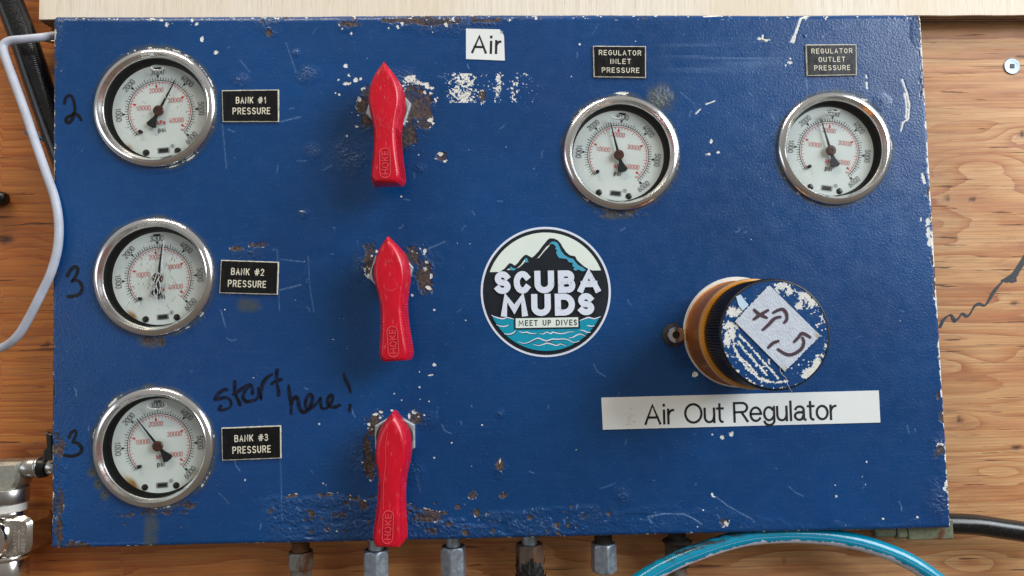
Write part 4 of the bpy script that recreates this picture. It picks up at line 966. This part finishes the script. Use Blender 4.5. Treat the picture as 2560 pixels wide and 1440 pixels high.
# ================================================================ the large round knob
def knob():
    bu, bv = 1841, 833; t = thing('regulator_knob', 'large round knob with knurled black rim, bronze collar and chipped blue top', 'knob', bu, bv, 0, k=1)
    O = U(bu,bv,0)
    part('gasket', MB().lathe([(137,-1),(138,3),(136,7),(128,8)], 96, (3,3)), WHITEPL, t, 40)
    part('bronze_collar', MB().lathe([(130,2),(130.5,8),(127.5,10),(127,60),(127,108),(127,112)], 128), GOLD, t, 30)
    part('pale_ridge', MB().lathe([(126,112),(129,113.5),(129.4,116),(128,119),(124,120)], 128), PALER, t, 40)
    part('amber_band', MB().lathe([(124.5,119),(124,129),(118,131)], 128), AMBER, t, 40)
    n = 110; rs = []
    for r0, r1, h in ((114,114,128),(121.8,118,129.5),(122.3,118.4,232),(121,120,238),(120.4,120.2,240)):
        rs.append([((r0 if j % 2 else r1)*math.cos(math.pi*j/n), (r0 if j % 2 else r1)*math.sin(math.pi*j/n), h) for j in range(2*n)])
    part('knurled_rim', MB().rings(rs, True, False), KNURL, t, 20)
    part('rim_edge', MB().lathe([(120.4,239.8),(119.8,243),(118,244.6),(116.4,244.8),(115.6,243)], 128), KNURL, t, 50)
    # painted top disc
    m = 190; a, b = np.meshgrid(np.linspace(-117,117,m), np.linspace(-117,117,m), indexing='ij')
    r = np.hypot(a, b); P = np.stack([a,b,np.full_like(a,243.6)], -1)
    q_ = (P+O*np.array([1,1,0])-CAM) @ M; u = 1280+F*q_[...,0]/-q_[...,2]; v = 720-F*q_[...,1]/-q_[...,2]
    X = (u-1780)*4.8; Y = (v-690)*4.8
    wh = np.full_like(u, -9.); n1 = fbm(X/60+50, Y/60+50, 121, 4); n2 = fbm(X/18+50, Y/18+50, 131, 3)
    rim = (r-103)/16
    ang = np.degrees(np.arctan2(-(Y-690), X-780))
    prof = np.interp(ang, [-180,-150,-120,-90,-60,-30,0,30,50,75,95,130,180], [.1,.35,.45,.25,.15,.5,-.1,.25,.55,.55,-.6,-.8,.1])
    wh = np.maximum(wh, rim*.8-.95+prof+n1*.9)
    for k_ in [(830,120,90,60),(930,160,50,80),(1130,240,110,70,.5),(1050,360,60,60),(1080,250,60,60),(1200,330,50,60,.8),(1170,1150,120,70,-.6),(1270,1050,80,70,-.7),(1110,1190,50,50),(240,430,60,80,.6),(320,430,40,70,.5),(210,600,110,60),(235,680,50,110),(180,760,40,120)]: f_blob(wh, X, Y, *k_)
    for p in ([(330,710),(450,830),(560,960),(680,1100),(800,1230)],[(320,790),(400,900),(480,990),(580,1090),(660,1190)],[(250,740),(270,860),(330,980),(420,1100),(560,1230),(620,1240)],[(300,950),(420,1040),(540,1180)],[(620,1250),(760,1280),(900,1260)],[(680,1000),(690,1050)]): f_line(wh, X, Y, p, 15, .62)
    for _ in range(70):
        an = rng.uniform(0,2*math.pi); rr_ = 620*math.sqrt(rng.uniform(.35,.95)); f_blob(wh, X, Y, 780+rr_*math.cos(an), 690+rr_*math.sin(an), rng.uniform(6,16), rng.uniform(6,14))
    wh = np.clip(wh+.4*n1+.75*n2-.14, -1.5, 1.5)
    idx = np.arange(m*m).reshape(m,m); fc = np.stack([idx[:-1,:-1],idx[1:,:-1],idx[1:,1:],idx[:-1,1:]], -1); fc = fc[(np.maximum(r[:-1,:-1], r[1:,1:]) < 116.4)]
    P[...,2] += .35*np.clip(wh*-5,-.0,1)
    mb = MB(); mb.v = [tuple(p) for p in P.reshape(-1,3)]; mb.f = fc.tolist()
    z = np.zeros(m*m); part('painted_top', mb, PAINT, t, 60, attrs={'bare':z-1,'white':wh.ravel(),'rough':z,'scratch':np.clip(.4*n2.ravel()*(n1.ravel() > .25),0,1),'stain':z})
    return O
KO = knob()
HT = 246.
kq = lambda x, y: (1780+x/4.8, 690+y/4.8)
def tape():
    c = kq(785,628); t = thing('tape_label', 'piece of grey cloth tape with hand drawn plus, minus and two arrows, on the knob', 'tape', c[0], c[1], HT)
    f = frame_fn(c[0], c[1], HT); Q = [f(*kq(*p)) for p in ((685,108),(1300,715),(872,1146),(272,545))]
    n = 44; V = []; st = []
    for i in range(n+1):
        for j in range(n+1):
            s, r = i/n, j/n; x = (Q[0][0]*(1-s)+Q[1][0]*s)*(1-r)+(Q[3][0]*(1-s)+Q[2][0]*s)*r; y = (Q[0][1]*(1-s)+Q[1][1]*s)*(1-r)+(Q[3][1]*(1-s)+Q[2][1]*s)*r
            if i in (0,n): x += random.uniform(-1.7,1.7); y += random.uniform(-1.5,1.5)
            h = .6+.35*math.sin(i*2.2+j*.8)*math.cos(j*1.9); cd = min(math.hypot(1-s,r), math.hypot(1-s,1-r), 2*math.hypot(s,1-r)); h += 2.4*max(0,.10-cd)*10 if cd == math.hypot(1-s,r) else 0
            V.append((x,y,h)); st.append(max(0,1-cd*9)*.9)
    Fs = [(i*(n+1)+j, i*(n+1)+j+1, (i+1)*(n+1)+j+1, (i+1)*(n+1)+j)[::-1] for i in range(n) for j in range(n)]
    mb = MB().add(V, Fs); part('tape_strip', mb, TAPE, t, 60, attrs={'stain':st})
    mb = MB()
    for s in ([(505,405),(560,455),(655,500)],[(500,520),(570,470),(670,410)],[(610,645),(680,580),(750,510),(820,490)],[(735,440),(790,410),(850,400),(890,450),(895,520),(865,560)],[(675,858),(730,805),(795,780)],[(790,878),(860,925),(930,945),(1010,920),(1080,860),(1100,790),(1085,740)],[(985,790),(1040,730),(1075,690),(1120,700),(1175,735)]):
        mb.ribbon([f(*p) for p in catmull([kq(*p) for p in s],6)], 8.4, 1.6, 0, True, lambda a: 1-.25*abs(2*a-1)**2)
    part('marker_drawing', mb, TAPEINK, t, 0)
    mb = MB(); mb.prism([f(*kq(*p)) for p in ((290,245),(345,222),(385,280),(440,345),(372,415),(320,350))], -1.6, -.6); part('tape_remnant', mb, simple('clear_tape_remnant',(190,215,235),.3), t, 30)
tape()
def thread():
    P = [(815,1100),(822,1150),(850,1190),(888,1225),(900,1270),(912,1310),(940,1360),(968,1405)]; hs = [247,247,247,247,248,250,246,236]
    c = kq(*P[0]); t = thing('loose_thread', 'thin frayed thread hanging from the tape across the knob rim', 'thread', c[0], c[1], 247, k=1); O = U(c[0],c[1],247)
    mb = MB(); pts = [U(*kq(*p), h)-O for p, h in zip(P, hs)]; mb.tube(catmull(pts,5), .55, 6); part('strand', mb, simple('thread_fibre',(190,186,170),.7), t, 60)
thread()

# bolt beside the knob
t = thing('socket_bolt', 'small steel socket head bolt with washer left of the bronze knob collar', 'bolt', 1683, 837, 0)
part('washer', MB().lathe([(28,-1),(28.5,3),(27,6),(17,7)], 40), DARKST, t, 40)
part('bolt_head', MB().lathe([(19.5,6),(21,8),(21,24),(19,28),(9.4,28.6)], 40), POLISH, t, 40)
mb = MB(); hx = hexp(10.5, 15); mb.rings([[(x,y,28.9) for x,y in hx], [(x,y,21) for x,y in hexp(9.2,15)]], False, True); part('hex_socket', mb, DARKST, t, 20)

# ================================================================ fittings below the panel
def vthing(name, label, cat, u, v, h, group=None):
    t = thing(name, label, cat, u, v, h, group=group, k=1); return t
class VL:  # lathe about the vertical (y) axis
    pass
def vlathe(mb, prof, n=40, wob=0):
    rs = [[(r*math.cos(2*math.pi*j/n), y, -r*math.sin(2*math.pi*j/n)) for j in range(n)] for r, y in prof]; return mb.rings([q[::-1] for q in rs], True, True)
def vhex(mb, r, y0, y1, a0, ch=4):
    """hex nut about the y axis with turned (chamfered) ends"""
    n = 48; def_r = lambda a, lim: min(lim, r*math.cos(math.pi/6)/math.cos(((a-R(a0)) % (math.pi/3))-math.pi/6))
    rs = []
    for y, lim in ((y0,r*.86),(y0-1.5,r*.90),(y0-ch,r*.955),(y0-ch*2.2,r*1.01),(y1+ch*2.2,r*1.01),(y1+ch,r*.955),(y1+1.5,r*.9),(y1,r*.86)):
        rs.append([(def_r(2*math.pi*j/n,lim)*math.cos(2*math.pi*j/n), y, -def_r(2*math.pi*j/n,lim)*math.sin(2*math.pi*j/n)) for j in range(n)])
    return mb.rings([q[::-1] for q in rs], True, True)
HF = -72
FT = [(752,1353,30,48,'hex coupling with a rusty brown thread, leftmost below the panel','a'), (940,1349,31,100,'zinc hex nut half behind the end of the lowest red handle','b'), (1133,1344,30,20,'zinc hex nut on a smooth stub, between two fittings below the panel','b'),
      (1323,1338,33,44,'dark brown hex nut wrapped in torn black tape, below the panel','c'), (1508,1334,30,100,'zinc hex nut on a black threaded stub, below the label','d'), (1692,1330,32,70,'blackened fitting passing behind the turquoise hose','e')]
for u0, v0, r, a0, lab, ty in FT:
    t = vthing('pipe_fitting', lab, 'pipe fitting', u0, v0, HF, 'fittings along the underside of the panel')
    top = 22
    def thread_(r_, y1, m):
        P = []; y = top; 
        while y > y1: P += [(r_,y),(r_-2.4,y-2.2),(r_-2.4,y-3.0),(r_,y-5.2)]; y -= 6.2
        part('thread', vlathe(MB(), [p for p in P if p[1] > y1]+[(r_,y1)]), m, t, 30)
    if ty == 'a':
        thread_(22.5, -24, RUSTY); part('coupling', vhex(MB(), 34, -24, -66, a0, 3), ZINC_WORN, t, 30); part('sleeve', vlathe(MB(), [(28,-64),(27,-70),(26,-110),(24,-150)]), ZINC_WORN, t, 40)
    if ty in 'b': part('stub', vlathe(MB(), [(19,top),(19,-34),(17,-36)]), ZINC, t, 40); part('hex_nut', vhex(MB(), r+4, -20 if u0 > 1000 else -24, -98 if u0 > 1000 else -108, a0, 5), ZINC, t, 30); part('nut_bore', vlathe(MB(), [(24,(-20 if u0 > 1000 else -24)+.4),(24,-30)]), DARKST, t, 30)
    if ty == 'c':
        part('stub', vlathe(MB(), [(19.5,top),(19.5,-30)]), ZINC, t, 40); part('hex_nut', vhex(MB(), 37, -20, -84, a0, 2.4), BROWNST, t, 30)
        mb = MB(); n = 64
        rs = []
        for i in range(14):
            y = -62-i*6; rs.append([((33+4*math.sin(j*.9+i*1.7)*random.random()+random.uniform(-1.2,1.8)+i*.2)*math.cos(2*math.pi*j/n), y+(14*max(0,math.sin(j*.1963*2+1))+random.uniform(-3,3) if i == 0 else random.uniform(-1,1)), -(36+random.uniform(-1.5,2.2))*math.sin(2*math.pi*j/n)) for j in range(n)])
        mb.rings([q[::-1] for q in rs], False, True)
        for k in range(14):
            a = random.uniform(0,6.28); x, z = 37*math.cos(a), 37*math.sin(a); y = random.uniform(-60,-110); mb.add([(x,y,z),(x+2,y-6,z+2),(x*1.22,y+random.uniform(6,22),z*1.2)], [(0,1,2)])
        part('torn_tape', mb, plastic('torn_black_tape',(18,16,16),.5,(80,74,70),.5), t, 30)
    if ty == 'd': thread_(23, -22, DARKST); part('hex_nut', vhex(MB(), 34, -22, -94, a0, 5), ZINC, t, 30)
    if ty == 'e': thread_(22.5, -22, DARKST); part('collar', vlathe(MB(), [(22,-14),(34,-20),(38,-22),(33,-28),(32,-32)]), DARKST, t, 40); part('coupling', vhex(MB(), 34, -26, -84, a0, 3), DARKST, t, 30); part('sleeve', vlathe(MB(), [(24,-82),(24,-150)]), ZINC_WORN, t, 40)

# ================================================================ hoses and cables
def hose(name, label, cat, pts, r, m, n=28, sub=10, partname='jacket', group=None):
    P = [U(*p[:2], p[2]) for p in pts]; t = bpy.data.objects.new(name, None); COL.objects.link(t); place(t, P[0]); tag(t, label, cat, group)
    C = catmull([p-P[0] for p in P], sub); mb = MB(); mb.tube(C, r, n); k = len(C)
    ang = np.tile(np.arange(n)[::-1]/n, k); ln = np.repeat(np.arange(k)/(k-1), n)
    part(partname, mb, m, t, 60, attrs={'ang':ang,'len':ln}); return t
hose('teal_hose', 'glossy turquoise hose with a white paint streak, curving below the panel', 'hose',
     [(1480,1530,-10),(1570,1472,-10),(1650,1421,-14),(1740,1381,-20),(1850,1347,-28),(1950,1337,-32),(2050,1340,-34),(2130,1352,-32),(2200,1372,-28),(2270,1402,-22),(2340,1448,-16),(2400,1500,-10),(2450,1560,-10)], 20.5, TEALH, 40)
hose('black_hose', 'thick black rubber hose leaving the lower right corner of the panel', 'hose', [(2330,1309,-66),(2380,1309,-66),(2440,1312,-66),(2500,1321,-66),(2560,1330,-66),(2680,1352,-66)], 26, BHOSE, 32)
hose('black_hose', 'thick black hose slanting down behind the upper left edge of the panel', 'hose', [(-10,-80,-75),(22,0,-75),(60,100,-75),(100,220,-75),(138,330,-75),(175,430,-75),(220,560,-75)], 33, BHOSE, 32)
hose('white_cable', 'white cable bending over the black hose and down the left edge of the panel', 'cable',
     [(230,84,-60),(150,88,-40),(100,94,-20),(60,98,-12),(25,102,-10),(8,115,-8),(12,140,-5),(30,190,0),(60,272,4),(90,360,8),(118,440,12),(138,500,14),(147,560,15),(144,620,15),(128,680,12),(100,740,5),(72,795,-5),(45,838,-15),(10,866,-25),(-60,890,-30)], 10, CABLEW, 24)
hose('metal_wire', 'thin bright metal wire running behind the black hose to the panel corner', 'wire', [(20,38,-110),(50,66,-110),(88,92,-108),(130,104,-105),(200,112,-105)], 4.5, chrome_mat('brass_wire',(200,180,140),.2), 14)
t = hose('cable_tie', 'blue grey plastic cable tie end poking out beside the panel', 'cable tie', [(66,331,-60),(84,338,-58),(104,346,-58),(122,354,-60),(150,364,-66)], lambda s: 6.5, TIE, 6)
mb = MB(); O = U(66,331,-60)
for k in range(9):
    p = U(100+k*4.2, 344+k*1.7, -53)-O; mb.add([(p[0]-1,p[1]-6,p[2]),(p[0]+.6,p[1]-6,p[2]),(p[0]+2.6,p[1]+5,p[2]),(p[0]+1,p[1]+5,p[2]),(p[0],p[1]-5.6,p[2]+1.4),(p[0]+2,p[1]+4.6,p[2]+1.4)], [(0,1,4),(1,2,5,4),(2,3,5),(3,0,4,5)])
part('tie_teeth', mb, TIE, t, 0)
hose('black_clip', 'black rubber tip at the far left edge of the photo on the wood', 'rubber tip', [(-40,498,-125),(-10,497,-122),(8,497,-120),(17,498,-120)], lambda s: 22-9*s*s, RUBBER, 18)

# brass fitting under the lower right corner
t = thing('brass_fitting', 'weathered greenish brass fitting under the lower right corner of the panel', 'pipe fitting', 2270, 1328, -40, k=1)
f = frame_fn(2270,1328,-40,0,1)
a = f(2376,1341); 
mb = MB(); L0 = f(2265,1345)[0]; part('block', MB().box(L0, a[0], -18, 30, -30, 14, 2), BRASS, t, 30)
def hx(mb, x0, x1, yc, zc, r, n=24):
    rs = [[(x, yc+r_*math.cos(2*math.pi*j/n), zc+r_*math.sin(2*math.pi*j/n)) for j in range(n)] for x, r_ in ((x0,r-3),(x0+3,r),(x1-3,r),(x1,r-3))]; return mb.rings(rs, True, True)
part('hex_end', hx(MB(), L0-26, L0-1, 2, -8, 24, 6), BRASS, t, 30); part('pipe_end', hx(MB(), L0-80, L0-27, 2, -8, 17), BRASS, t, 40)

# ================================================================ left hand fittings
def left_fittings():
    # everything in drawing units around the elbow centre
    c0 = (40,1195); t = thing('elbow_fitting', 'rough plated steel elbow joining the panel to the valve below', 'pipe fitting', c0[0], c0[1], -60, k=1)
    f = frame_fn(c0[0], c0[1], -60, 0, 1)
    ex = f(62,1195)[0]; yt = f(0,1152)[1]; yb = f(0,1222)[1]; y0 = f(0,1170)[1]
    mb = MB(); mb.prism([(-120,yt),(ex,yt),(ex,yb+22),(f(52,1200)[0],yb+4),(f(42,1240)[0],yb-6),(f(42,1240)[0],yb-12),(-120,yb-12)], -34, 26, 8); part('elbow_body', mb, ZINC_ROUGH, t, 30)
    yc = f(0,1171)[1]
    def hz(x0, x1, r0, r1=None, m=STEEL, name='collar'):
        n = 40; r1 = r1 or r0; rs = [[(x, yc+r*math.cos(2*math.pi*j/n), -4+r*math.sin(2*math.pi*j/n)) for j in range(n)] for x, r in ((x0,r0-1.5),(x0+2,r0),(x1-2,r1),(x1,r1-1.5))]; return part(name, MB().rings(rs, True, True), m, t, 40)
    X = lambda u: f(u,1171)[0]
    hz(ex-4, X(93), 25); hz(X(93)+.3, X(100), 27, 27, STEEL, 'flange'); hz(X(100)+.3, X(117), 26, 24, RUBBER, 'seal_ring'); hz(X(117)+.4, X(150), 19, 19, STEEL, 'tube_end')
    xc = f(20,1240)[0]
    def vt(y0, y1, r, m, name, n=40, r1=None):
        r1 = r1 or r; rs = [[(xc+q*math.cos(2*math.pi*j/n), y, -4-q*math.sin(2*math.pi*j/n)) for j in range(n)] for y, q in ((y0,r-1.5),(y0-2,r),(y1+2,r1),(y1,r1-1.5))]; return part(name, MB().rings([k[::-1] for k in rs], True, True), m, t, 40)
    Y = lambda v: f(20,v)[1]
    vt(Y(1220), Y(1256), 44, STEEL, 'collar')
    # white thread tape
    mb = MB(); n = 60; rs = []
    for i in range(8):
        y = Y(1256)+(Y(1277)-Y(1256))*i/7; rs.append([(xc+(38.5+.7*math.sin(i*2+j*.3)+random.uniform(-.4,.4))*math.cos(2*math.pi*j/n), y+(random.uniform(-1,1) if i == 7 else 0), -4-(38.5+.5*random.random())*math.sin(2*math.pi*j/n)) for j in range(n)])
    mb.rings([q[::-1] for q in rs], False, False); part('thread_tape', mb, simple('white_thread_tape',(222,218,210),.7,0,.08,200,.5,600), t, 50)
    # valve block
    v = thing('needle_valve', 'polished steel valve block stamped with an arrow, low at the left edge', 'valve', 20, 1335, -60, k=1); g = frame_fn(20, 1335, -60, 0, 1)
    def vv(y0, y1, r, m, name, r1=None, xo=0):
        r1 = r1 or r; n = 48; rs = [[(xo+q*math.cos(2*math.pi*j/n), y, -4-q*math.sin(2*math.pi*j/n)) for j in range(n)] for y, q in ((y0,r-1.5),(y0-2,r),(y1+2,r1),(y1,r1-1.5))]; return part(name, MB().rings([k[::-1] for k in rs], True, True), m, v, 40)
    vv(g(20,1277)[1], g(20,1288)[1], 38, POLISH, 'neck')
    x1 = g(93,1330)[0]; ya = g(0,1287)[1]; yb2 = g(0,1385)[1]; xm = g(44,0+1330)[0]
    body = [(-130,ya),(x1-22,ya),(x1-8,ya-4),(x1,ya-16),(x1,yb2+24),(x1-8,yb2+8),(x1-40,yb2-6),(-130,yb2-6)]
    part('valve_body', MB().prism(body, -56, 26, 9), POLISH, v, 30)
    # round boss facing the viewer, cut by the left edge of the picture
    bx = g(-4,1338); part('round_boss', MB().lathe([(50,20),(50,44),(47,49),(30,50)], 64, bx, False, True), POLISH, v, 40)
    part('black_stem_cap', MB().lathe([(17,40),(17,66),(13,70),(.01,70)], 10, g(-10,1368)), RUBBER, v, 40)
    vv(g(20,1384)[1], g(20,1394)[1], 51, POLISH, 'lower_flange'); vv(g(20,1395)[1], g(20,1480)[1], 44, POLISH, 'lower_sleeve')
    mb = MB(); text(mb, 'HARRISON', g(56,1340), 62, 7.5, 1.1, 27.3, R(90), None, .3); text(mb, '6000 PSI', g(76,1340), 62, 8, 1.2, 27.3, R(90), None, .34)
    a, b = g(66,1362), g(66,1316); mb.ribbon([a,b], 1.5, 27.3); mb.ribbon([(b[0]-4,b[1]-9),b,(b[0]+4,b[1]-9)], 1.5, 27.3); part('stamped_marks', mb, simple('stamp_glint',(214,208,198),.3,.6), v, 0)
    # black strap bit above the seal
    s = thing('black_strap', 'black plastic strap end sticking up between the elbow and the panel edge', 'strap', 122, 1125, -40, k=1); q = frame_fn(122,1125,-40,0,1)
    part('strap_end', MB().prism([q(*p) for p in ((117,1080),(133,1086),(135,1150),(112,1150),(112,1126),(120,1118))], -8, 6, 2), RUBBER, s, 30)
left_fittings()

# ================================================================ wood screw and marker line on the wall
t = thing('wood_screw', 'zinc square drive screw sunk into the wood at the upper right', 'screw', 2529, 166, HW)
part('screw_head', MB().lathe([(20,-1),(20.5,1.2),(19,2.6),(9.5,2.0)], 40), SCREWM, t, 40)
sq = lambda r: [(r*math.cos(R(40+90*i)), r*math.sin(R(40+90*i))) for i in range(4)]
mb = MB(); ring = [(9.6*math.cos(R(40+9*i)), 9.6*math.sin(R(40+9*i)), 2.0) for i in range(40)]
mb.poly([(x,y) for x,y,_ in ring], 1.95); part('drive_face', mb, SCREWM, t, 0); mb = MB(); mb.poly(sq(7.2), 2.3); mb.rings([[(x,y,2.3) for x,y in sq(7.2)],[(x,y,2.9) for x,y in sq(7.6)]], False, False); part('square_recess', mb, INK, t, 0)
mb = MB(); WO = np.array([0,0,0.])
for s in ([(2350,818),(2357,802),(2368,791),(2378,788),(2386,800),(2396,796),(2405,784),(2415,790),(2424,786),(2436,766),(2448,760),(2461,764),(2470,754),(2484,730),(2502,708),(2512,700)],[(2505,702),(2522,698),(2536,703),(2540,690),(2550,668),(2566,640)],[(2379,789),(2384,803),(2389,802)],[(2512,700),(2534,704)]):
    mb.ribbon([tuple(U(a,b,HW)[:2]) for a,b in catmull(s,6)], 6.5, HW+.8, 0, True, lambda t: 1+.35*math.sin(t*31))
mb.ribbon([tuple(U(a,b,HW)[:2]) for a,b in catmull([(2516,700),(2534,688),(2548,668),(2566,640)],6)], 15, HW+.8)
part('marker_line', mb, simple('faded_marker_on_wood',(48,54,62),.6,0,.5,500), wall, 0)
